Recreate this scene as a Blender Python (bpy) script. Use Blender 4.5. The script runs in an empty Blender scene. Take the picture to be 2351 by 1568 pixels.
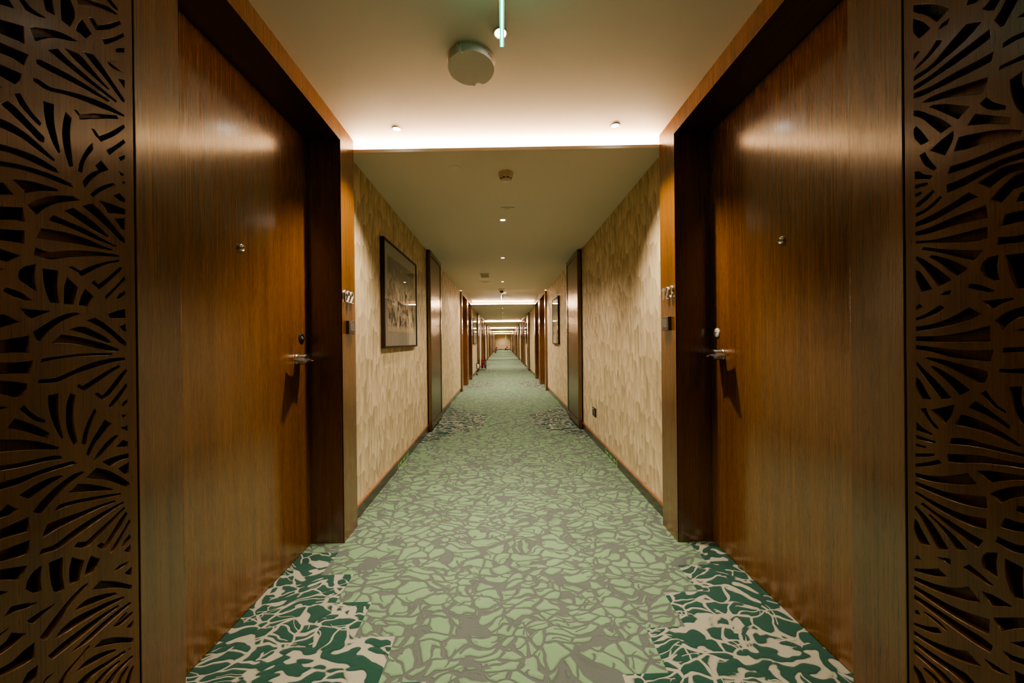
COVE = 175.0; POWER = 205.0; VIEW = "AgX"; LOOK = "AgX - Medium High Contrast"; EXPO = -0.04
import bpy, bmesh, math, random
from mathutils import Vector, Matrix
random.seed(7)
S = bpy.context.scene
COL = S.collection

# ------------------------------------------------------------------ helpers
def link(o, parent=None):
    COL.objects.link(o)
    if parent is not None:
        o.parent = parent          # children are modelled in room coordinates
        if parent.type == 'EMPTY': o.matrix_parent_inverse = Matrix.Translation(-parent.location)
    return o

def tag(o, label=None, cat=None, group=None, kind=None):
    if label: o['label'] = label
    if cat: o['category'] = cat
    if group: o['group'] = group
    if kind: o['kind'] = kind
    return o

def empty(name, loc=(0, 0, 0)):
    o = bpy.data.objects.new(name, None)
    o.empty_display_size = .05
    o.location = loc
    return link(o)

def obj(name, bm, mat, parent=None, smooth=False, bevel=0, loc=None):
    me = bpy.data.meshes.new(name)
    bmesh.ops.recalc_face_normals(bm, faces=bm.faces[:])
    bm.to_mesh(me); bm.free()
    mats = mat if isinstance(mat, (list, tuple)) else [mat]
    for m in mats: me.materials.append(m)
    if smooth:
        for p in me.polygons: p.use_smooth = True
    o = bpy.data.objects.new(name, me)
    link(o, parent)
    if loc is not None: o.location = loc
    if bevel:
        b = o.modifiers.new('bevel', 'BEVEL'); b.width = bevel; b.segments = 2
        b.limit_method = 'ANGLE'; b.angle_limit = math.radians(40)
    if smooth:
        try: me.set_sharp_from_angle(angle=math.radians(40))
        except Exception: pass
    return o

def box(bm, x0, x1, y0, y1, z0, z1, mi=0):
    if x0 > x1: x0, x1 = x1, x0
    if y0 > y1: y0, y1 = y1, y0
    v = [bm.verts.new(p) for p in ((x0,y0,z0),(x1,y0,z0),(x1,y1,z0),(x0,y1,z0),(x0,y0,z1),(x1,y0,z1),(x1,y1,z1),(x0,y1,z1))]
    for f in ((0,3,2,1),(4,5,6,7),(0,1,5,4),(1,2,6,5),(2,3,7,6),(3,0,4,7)):
        bm.faces.new([v[i] for i in f]).material_index = mi
    return bm

def boxes(*bs):
    bm = bmesh.new()
    for b in bs: box(bm, *b)
    return bm

def prism(bm, plan, z0, z1, mi=0):
    a = [bm.verts.new((x, y, z0)) for x, y in plan]
    b = [bm.verts.new((x, y, z1)) for x, y in plan]
    n = len(plan)
    bm.faces.new(a[::-1]).material_index = mi
    bm.faces.new(b).material_index = mi
    for i in range(n):
        bm.faces.new((a[i], a[(i+1) % n], b[(i+1) % n], b[i])).material_index = mi
    return bm

def frame_axes(axis):
    w = Vector(axis).normalized()
    u = Vector((0, 0, 1)) if abs(w.z) < .9 else Vector((1, 0, 0))
    u = (u - w * u.dot(w)).normalized()
    return u, w.cross(u), w

def lathe(bm, prof, c=(0, 0, 0), axis=(0, 0, 1), n=32, mi=0):
    """prof: list of (radius, height) along axis; r==0 closes with a point"""
    u, v, w = frame_axes(axis); c = Vector(c)
    rings = []
    for r, h in prof:
        if r <= 1e-7:
            rings.append([bm.verts.new(c + w*h)])
        else:
            rings.append([bm.verts.new(c + w*h + (u*math.cos(2*math.pi*i/n) + v*math.sin(2*math.pi*i/n))*r) for i in range(n)])
    for a, b in zip(rings, rings[1:]):
        for i in range(n):
            j = (i+1) % n
            if len(a) == 1 and len(b) == 1: continue
            if len(a) == 1: f = (a[0], b[i], b[j])
            elif len(b) == 1: f = (a[i], a[j], b[0])
            else: f = (a[i], a[j], b[j], b[i])
            bm.faces.new(f).material_index = mi
    return bm

def tube(bm, pts, r, n=10, mi=0):
    pts = [Vector(p) for p in pts]
    rr = r if isinstance(r, (list, tuple)) else [r]*len(pts)
    rings = []; pu = None
    for k, p in enumerate(pts):
        d = (pts[min(k+1, len(pts)-1)] - pts[max(k-1, 0)]).normalized()
        if pu is None:
            u, v, w = frame_axes(d)
        else:
            u = (pu - d*pu.dot(d)).normalized(); v = d.cross(u)
        pu = u
        rings.append([bm.verts.new(p + (u*math.cos(2*math.pi*i/n) + v*math.sin(2*math.pi*i/n))*rr[k]) for i in range(n)])
    for a, b in zip(rings, rings[1:]):
        for i in range(n):
            j = (i+1) % n
            bm.faces.new((a[i], a[j], b[j], b[i])).material_index = mi
    bm.faces.new(rings[0][::-1]).material_index = mi
    bm.faces.new(rings[-1]).material_index = mi
    return bm

def copy_tree(o, parent=None):
    c = o.copy(); COL.objects.link(c)
    if parent is not None: c.parent = parent
    for ch in list(o.children): copy_tree(ch, c)
    return c

# ------------------------------------------------------------------ node helper
class N:
    def __init__(self, name):
        self.m = bpy.data.materials.new(name); self.m.use_nodes = True
        self.t = self.m.node_tree; self.t.nodes.clear()
        self.out = self.t.nodes.new('ShaderNodeOutputMaterial')
    def n(self, typ, **kw):
        nd = self.t.nodes.new(typ)
        for k, v in kw.items():
            if k == 'inp':
                for kk, vv in v.items(): self.set(nd.inputs[kk], vv)
            else: setattr(nd, k, v)
        return nd
    def set(self, sock, v):
        if isinstance(v, bpy.types.NodeSocket): self.t.links.new(v, sock)
        else:
            if isinstance(v, (tuple, list)) and sock.type == 'RGBA' and len(v) == 3: v = (*v, 1)
            sock.default_value = v
    def math(self, op, a, b=0.0, c=0.0, clamp=False):
        nd = self.n('ShaderNodeMath', operation=op); nd.use_clamp = clamp
        self.set(nd.inputs[0], a); self.set(nd.inputs[1], b); self.set(nd.inputs[2], c)
        return nd.outputs[0]
    def vmath(self, op, a, b=(0, 0, 0)):
        nd = self.n('ShaderNodeVectorMath', operation=op)
        self.set(nd.inputs[0], a)
        self.set(nd.inputs[3] if op == 'SCALE' else nd.inputs[1], b)
        return nd.outputs[0]
    def coord(self): return self.n('ShaderNodeTexCoord').outputs['Object']
    def map(self, vec, scale=(1, 1, 1), loc=(0, 0, 0), rot=(0, 0, 0)):
        return self.n('ShaderNodeMapping', inp={'Vector': vec, 'Scale': scale, 'Location': loc, 'Rotation': rot}).outputs[0]
    def noise(self, vec, scale=1, detail=2, rough=.5, dist=0, out='Fac'):
        return self.n('ShaderNodeTexNoise', inp={'Vector': vec, 'Scale': scale, 'Detail': detail, 'Roughness': rough, 'Distortion': dist}).outputs[out]
    def vor(self, vec, scale=1, feature='F1', rnd=1):
        return self.n('ShaderNodeTexVoronoi', feature=feature, inp={'Vector': vec, 'Scale': scale, 'Randomness': rnd})
    def ramp(self, fac, stops, interp='LINEAR'):
        nd = self.n('ShaderNodeValToRGB'); nd.color_ramp.interpolation = interp
        cr = nd.color_ramp
        while len(cr.elements) > 1: cr.elements.remove(cr.elements[-1])
        for i, (p, c) in enumerate(stops):
            e = cr.elements[0] if i == 0 else cr.elements.new(p)
            e.position = p; e.color = (*c, 1) if len(c) == 3 else c
        self.set(nd.inputs[0], fac)
        return nd.outputs[0]
    def mix(self, fac, a, b, blend='MIX'):
        nd = self.n('ShaderNodeMix', data_type='RGBA', blend_type=blend)
        self.set(nd.inputs[0], fac); self.set(nd.inputs[6], a); self.set(nd.inputs[7], b)
        return nd.outputs[2]
    def step(self, x, lo, hi):
        nd = self.n('ShaderNodeMapRange', interpolation_type='SMOOTHSTEP')
        self.set(nd.inputs[0], x); self.set(nd.inputs[1], lo); self.set(nd.inputs[2], hi)
        return nd.outputs[0]
    def sep(self, v):
        nd = self.n('ShaderNodeSeparateXYZ'); self.set(nd.inputs[0], v); return nd.outputs
    def comb(self, x, y, z):
        nd = self.n('ShaderNodeCombineXYZ')
        for i, q in enumerate((x, y, z)): self.set(nd.inputs[i], q)
        return nd.outputs[0]
    def bump(self, h, strength=.3, dist=.01):
        return self.n('ShaderNodeBump', inp={'Height': h, 'Strength': strength, 'Distance': dist}).outputs[0]
    def bsdf(self, **kw):
        p = self.n('ShaderNodeBsdfPrincipled')
        for k, v in kw.items():
            self.set(p.inputs[k.replace('_', ' ')], v)
        self.t.links.new(p.outputs[0], self.out.inputs[0])
        return p

def simple(name, col, rough=.5, metal=0., nscale=60, var=.12, bump=0., **kw):
    k = N(name); c = k.coord()
    f = k.noise(c, nscale, 3)
    a = tuple(x*(1-var) for x in col); b = tuple(min(1, x*(1+var)) for x in col)
    d = dict(Base_Color=k.mix(f, a, b), Roughness=rough, Metallic=metal)
    if bump: d['Normal'] = k.bump(f, bump, .002)
    d.update(kw)
    k.bsdf(**d)
    return k.m

def emit(name, col, strength, var=.0):
    k = N(name)
    e = k.n('ShaderNodeEmission', inp={'Color': col, 'Strength': strength})
    if var:
        f = k.noise(k.coord(), 40, 1)
        k.set(e.inputs['Strength'], k.math('MULTIPLY_ADD', f, strength*var, strength*(1-var/2)))
    k.t.links.new(e.outputs[0], k.out.inputs[0])
    return k.m

# ------------------------------------------------------------------ materials
def wood(name, dark, mid, light, rough=.3, seed=0, spec=.5, coat=.9, along_y=False):
    k = N(name); c = k.coord()
    if along_y: c = k.map(c, rot=(math.pi/2, 0, 0))
    fine = k.noise(k.map(c, (260, 260, 2.2), (seed, seed, seed)), 1, 3, .6)
    broad = k.noise(k.map(c, (26, 26, .5), (seed*2, 3, 1)), 1, 3, .55)
    pores = k.noise(k.map(c, (520, 520, 14), (1, seed, 4)), 1, 1)
    f = k.math('ADD', k.math('MULTIPLY', fine, .55), k.math('MULTIPLY', broad, .45))
    colr = k.ramp(f, ((.28, dark), (.48, mid), (.72, light)))
    colr = k.mix(k.step(pores, .66, .74), colr, tuple(x*.35 for x in dark))
    r = k.math('MULTIPLY_ADD', fine, .12, rough-.06)
    k.bsdf(Base_Color=colr, Roughness=r, Specular_IOR_Level=spec, Coat_Weight=coat, Coat_Roughness=.19, Coat_IOR=1.95, Normal=k.bump(fine, .04, .001))
    return k.m

M = {}
M['wood'] = wood('wood_veneer', (0.0672, 0.0222, 0.0018), (0.1310, 0.0477, 0.0049), (0.2016, 0.0820, 0.0121), .28)
M['wood_door'] = wood('door_veneer', (0.0791, 0.0250, 0.0017), (0.1531, 0.0541, 0.0045), (0.2254, 0.0886, 0.0104), .27, 3)
M['wood_carved'] = wood('carved_veneer', (0.0540, 0.0194, 0.0029), (0.1080, 0.0439, 0.0076), (0.1584, 0.0720, 0.0158), .42, 5, .4, .25)
M['wood_back'] = wood('recess_veneer', (.10, .040, .008), (.18, .078, .018), (.26, .12, .032), .45, 9, .35, .1)
M['wood_lining'] = wood('lining_veneer', (.030, .009, .0012), (.055, .018, .0022), (.08, .03, .005), .4, 4, .3, .15, True)  # darker veneer copy, paints the shade under the door heads
M['wood_red'] = wood('wood_reddish', (.10, .030, .008), (.19, .066, .02), (.28, .11, .04), .35, 2)
M['wood_dark'] = wood('wood_dark', (.020, .010, .003), (.034, .017, .005), (.05, .026, .008), .4, 6)
M['frame_dark'] = wood('picture_frame_wood', (.014, .006, .003), (.022, .010, .005), (.032, .016, .008), .45, 8, .3, 0)
M['gap'] = simple('shadow_gap', (.008, .004, .002), .8)

def paint(name, col, rough=.7):
    k = N(name); c = k.coord()
    f = k.noise(c, 220, 3); g = k.noise(c, 1.7, 2)
    colr = k.mix(g, tuple(x*.97 for x in col), col)
    k.bsdf(Base_Color=colr, Roughness=rough, Specular_IOR_Level=.25, Normal=k.bump(k.math('ADD', f, k.math('MULTIPLY', g, 3)), .05, .002))
    return k.m
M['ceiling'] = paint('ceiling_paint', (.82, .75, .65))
M['upstand'] = paint('upstand_paint', (.30, .24, .17))  # hidden upstand darkened on purpose, so less cove light spills out
M['plaster'] = paint('plain_wall_paint', (.62, .46, .29))

def carpet():
    k = N('patterned_carpet'); c = k.coord(); s = k.sep(c)
    x, y = s[0], s[1]
    w1 = k.noise(c, 4.2, 1, .5, 0, 'Color'); w2 = k.noise(c, 13, 1, .5, 0, 'Color')
    p = k.vmath('ADD', c, k.vmath('SCALE', k.vmath('SUBTRACT', w1, (.5, .5, .5)), .20))
    p = k.vmath('ADD', p, k.vmath('SCALE', k.vmath('SUBTRACT', w2, (.5, .5, .5)), .045))
    q = k.map(p, (10.5, 18, 1))
    d = k.vor(q, 1, 'DISTANCE_TO_EDGE', 1.0).outputs['Distance']
    lo = k.noise(c, 9.5, 1)
    width = k.math('MULTIPLY_ADD', k.step(lo, .54, .84), .16, .066)
    # second family of slimmer lens shapes laid over part of the field
    q2 = k.map(p, (12, 21, 1), (3.3, 1.7, 0))
    d2 = k.vor(q2, 1, 'DISTANCE_TO_EDGE', 1.0).outputs['Distance']
    sel = k.step(k.noise(k.map(c, (1, 1, 1), (5, 2, 0)), 8, 1), .57, .60)
    e1_ = k.math('SUBTRACT', d, width)
    e2_ = k.math('SUBTRACT', d2, k.math('MULTIPLY_ADD', sel, -.5, .57))
    e = k.math('MINIMUM', e1_, k.math('ADD', d2, k.math('MULTIPLY_ADD', sel, -.40, .352)))
    # hooked slits running into the pads
    lab = k.math('ABSOLUTE', k.math('SUBTRACT', k.noise(k.map(p, (8, 13, 1), (2, 9, 0)), 1, 0, .4), .5))
    gate = k.step(k.noise(k.map(c, (1, 1, 1), (1, 6, 0)), 8, 0), .50, .56)
    e = k.math('MINIMUM', e, k.math('ADD', k.math('MULTIPLY', k.math('SUBTRACT', lab, .014), 3.), k.math('MULTIPLY', gate, .5)))
    pad = k.step(e, -.012, .014)
    # stepped accent areas
    t = None
    for yc in ACCENT:
        a = k.math('ABSOLUTE', k.math('SUBTRACT', y, yc))
        t = a if t is None else k.math('MINIMUM', t, a)
    B = k.math('MULTIPLY_ADD', k.math('CEIL', k.math('MAXIMUM', k.math('DIVIDE', k.math('SUBTRACT', t, .43), .19), 0)), .16, .335)
    acc = k.math('GREATER_THAN', k.math('ABSOLUTE', k.math('SUBTRACT', x, .064)), B)
    acc = k.math('MULTIPLY', acc, k.math('LESS_THAN', t, 1.19))
    mA = k.step(k.noise(k.map(c, (1, 1, 1), (7, 3, 0)), 5.5, 0), .48, .62)
    blobs = k.math('MULTIPLY', k.math('SUBTRACT', k.noise(k.map(p, (14, 27, 1), (4, 4, 0)), 1, 0, .4), .465), .8)
    eA = k.math('ADD', k.math('MULTIPLY', k.math('SUBTRACT', e, -.004), k.math('SUBTRACT', 1, mA)), k.math('MULTIPLY', blobs, mA))
    padA = k.step(eA, -.012, .014)
    eh = k.math('ADD', k.math('MULTIPLY', e, k.math('SUBTRACT', 1, acc)), k.math('MULTIPLY', eA, acc))
    fib = k.noise(c, 700, 2); mot = k.noise(c, 3, 2); mid = k.noise(c, 90, 2)
    green = k.mix(mot, (.130, .205, .100), (.178, .262, .142))
    grey = k.mix(mot, (.080, .090, .074), (.105, .113, .095))
    base = k.mix(pad, grey, green)
    dk = k.mix(mot, (.009, .043, .025), (.014, .058, .036))
    cream = k.mix(mot, (0.2592, 0.2412, 0.1692), (0.3168, 0.2952, 0.2160))
    accent = k.mix(padA, cream, dk)
    colr = k.mix(acc, base, accent)
    colr = k.mix(k.step(fib, .35, .7), k.mix(1, colr, (.62, .62, .62), 'MULTIPLY'), k.mix(1, colr, (1.2, 1.2, 1.2), 'MULTIPLY'))
    colr = k.mix(k.math('MULTIPLY', mid, .5), colr, k.mix(1, colr, (.75, .75, .75), 'MULTIPLY'))
    rim = k.math('SUBTRACT', 1, k.step(k.math('ABSOLUTE', eh), .0, .05))  # shade along the carved pad edges, painted into the colour
    colr = k.mix(k.math('MULTIPLY', rim, .38), colr, k.mix(1, colr, (.45, .45, .45), 'MULTIPLY'))
    h = k.math('ADD', k.math('MULTIPLY', k.step(eh, -.05, .12), k.math('SUBTRACT', 1, k.math('MULTIPLY', acc, .7))), k.math('MULTIPLY', fib, .2))
    k.bsdf(Base_Color=colr, Roughness=.95, Specular_IOR_Level=.1, Sheen_Weight=.10, Sheen_Roughness=.6, Normal=k.bump(h, .6, .010))
    return k.m

def wallpaper():
    k = N('feathered_wallpaper'); c = k.coord(); s = k.sep(c)
    w = k.noise(c, 9, 1, .5, 0, 'Color')
    p = k.vmath('ADD', c, k.vmath('SCALE', k.vmath('SUBTRACT', w, (.5, .5, .5)), .03))
    ps = k.sep(p)
    q = k.comb(k.math('MULTIPLY', ps[1], 19.), k.math('MULTIPLY', ps[2], 7.6), 0.0)
    v = k.vor(q, 1, 'F1', .9)
    loc = k.sep(k.vmath('SUBTRACT', q, v.outputs['Position']))
    rnd = k.sep(v.outputs['Color'])
    lean = k.math('SUBTRACT', rnd[0], .5)
    g = k.math('ADD', k.math('MULTIPLY', loc[0], k.math('MULTIPLY_ADD', lean, 2.2, .35)), k.math('MULTIPLY', loc[1], -.55))
    tone = k.math('ADD', k.math('MULTIPLY_ADD', g, .55, .5), k.math('MULTIPLY', k.math('SUBTRACT', rnd[1], .5), .42))
    bristle = k.noise(k.comb(k.math('ADD', k.math('MULTIPLY', s[1], 330.), k.math('MULTIPLY', k.math('MULTIPLY', loc[1], lean), 12.)), k.math('MULTIPLY', s[2], 14.), 0.0), 1, 2)
    tone = k.math('ADD', tone, k.math('MULTIPLY_ADD', bristle, .42, -.21))
    colr = k.ramp(tone, ((.12, (.40, .30, .17)), (.5, (.56, .43, .262)), (.86, (.72, .575, .38))))
    rough = k.math('MULTIPLY_ADD', k.math('SUBTRACT', 1, tone, clamp=True), .3, .36)
    k.bsdf(Base_Color=colr, Roughness=rough, Specular_IOR_Level=.45, Metallic=.08, Normal=k.bump(k.math('ADD', tone, k.math('MULTIPLY', bristle, .3)), .28, .006))
    return k.m

def brushed():
    k = N('brushed_bronze'); c = k.coord()
    f = k.noise(k.map(c, (600, 600, 3)), 1, 2)
    k.bsdf(Base_Color=k.mix(f, (.23, .165, .115), (.30, .22, .155)), Metallic=.9, Roughness=.24, Normal=k.bump(f, .35, .001))
    return k.m

def artwork(seed):
    """sepia print: dark trees above pale masonry, shadowed figures, pale ground"""
    k = N('sepia_print'); c = k.coord(); s = k.sep(c)
    y, z = s[1], s[2]
    o = (seed*3.1, seed*1.7, seed)
    leaf = k.noise(k.map(c, (22, 22, 16), o), 1, 7, .78)
    blot = k.noise(k.map(c, (10, 10, 8), o), 1, 6, .68)
    fig = k.noise(k.map(c, (17, 17, 12), o), 1, 4, .6)
    bv = k.sep(k.vor(k.map(c, (11, 11, 8), o), 1, 'F1', .6).outputs['Color'])[0]; blk = k.comb(bv, bv, bv)
    up = k.step(k.math('ADD', z, k.math('MULTIPLY', k.math('SUBTRACT', blot, .5), .32)), .08, .20)     # tree mass
    trees = k.ramp(leaf, ((.44, (.018, .016, .010)), (.55, (.06, .05, .034)), (.64, (.30, .25, .17))))
    mas = k.mix(.28, k.ramp(blot, ((.40, (.035, .028, .018)), (.48, (.30, .24, .16)), (.60, (.60, .50, .34)))), k.mix(1, blk, (.62, .52, .35), 'MULTIPLY'))
    body = k.mix(k.step(fig, .56, .60), mas, (.035, .025, .014))
    low = k.step(k.math('ADD', z, k.math('MULTIPLY', blot, .10)), -.23, -.20)
    img = k.mix(low, (.38, .30, .185), body)
    img = k.mix(up, img, trees)
    # mount around the print
    inx = k.math('MULTIPLY', k.math('LESS_THAN', k.math('ABSOLUTE', y), ART_W), k.math('LESS_THAN', k.math('ABSOLUTE', k.math('SUBTRACT', z, .012)), ART_H))
    colr = k.mix(inx, (.25, .225, .17), img)
    k.bsdf(Base_Color=colr, Roughness=.6, Specular_IOR_Level=.2)
    return k.m

def pane():
    k = N('picture_glass')
    tr = k.n('ShaderNodeBsdfTransparent'); gl = k.n('ShaderNodeBsdfGlossy', inp={'Roughness': .015, 'Color': (1, 1, 1)})
    fr = k.n('ShaderNodeFresnel', inp={'IOR': 1.55})
    mx = k.n('ShaderNodeMixShader')
    gm = k.n('ShaderNodeNewGeometry')
    k.set(mx.inputs[0], k.math('MULTIPLY', fr.outputs[0], k.math('SUBTRACT', 1, gm.outputs['Backfacing']))); k.set(mx.inputs[1], tr.outputs[0]); k.set(mx.inputs[2], gl.outputs[0])
    k.t.links.new(mx.outputs[0], k.out.inputs[0])
    return k.m

ART_W, ART_H = .42, .315
ACCENT = [.77, 5.115, 9.42, 13.75, 17.3, 21.85, 25.6, 29.8, 34.4]
M['carpet'] = carpet()
M['paper'] = wallpaper()
M['bronze'] = brushed()
M['chrome'] = simple('polished_chrome', (.85, .81, .76), .20, 1., 30, .05)
M['silver'] = simple('satin_silver', (.80, .74, .67), .28, .65, 30, .05)
M['steel'] = simple('satin_steel', (.55, .51, .46), .26, 1., 90, .06)
M['black'] = simple('black_plastic', (.012, .011, .010), .35)
M['darkbox'] = simple('dark_bronze_plastic', (.12, .088, .060), .38, .3)
M['touch'] = simple('grey_touch_glass', (.12, .115, .10), .12)
M['white'] = simple('white_plastic', (.72, .68, .60), .42, 0, 40, .04)
M['warmwhite'] = simple('ivory_plastic', (.72, .60, .45), .45, 0, 40, .04)
M['ivory'] = simple('ivory_metal', (.62, .56, .45), .35, .2, 50, .06)
M['slot'] = simple('dark_opening', (.006, .005, .004), .7)
M['red'] = simple('red_enamel', (.30, .004, .006), .3, 0, 30, .1)
M['teal'] = simple('teal_label', (.10, .25, .26), .5)
M['cream_glow'] = simple('pale_sign_border', (.50, .54, .26), .5, 0, 50, .08)
M['sign_green'] = simple('deep_green_sign', (.008, .10, .030), .45, 0, 50, .1)
M['tube_grey'] = simple('tube_metal', (.30, .28, .25), .4, .8)
M['glass'] = pane()
M['lamp'] = emit('lamp_disc', (1, .93, .84), 30)
M['cove'] = emit('cove_strip', (1, .67, .41), COVE)
M['green_edge'] = emit('green_edge_light', (.0, 1., .62), 1.0)
M['green_core'] = emit('green_core_light', (.0, .9, .52), 1.7)
M['white_core'] = emit('white_core_light', (.75, 1., .95), 30)
M['blue_core'] = emit('cool_edge_light', (.55, .72, 1.), 5)
M['exit_face'] = emit('exit_face', (.02, .75, .42), 1.6)
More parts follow.
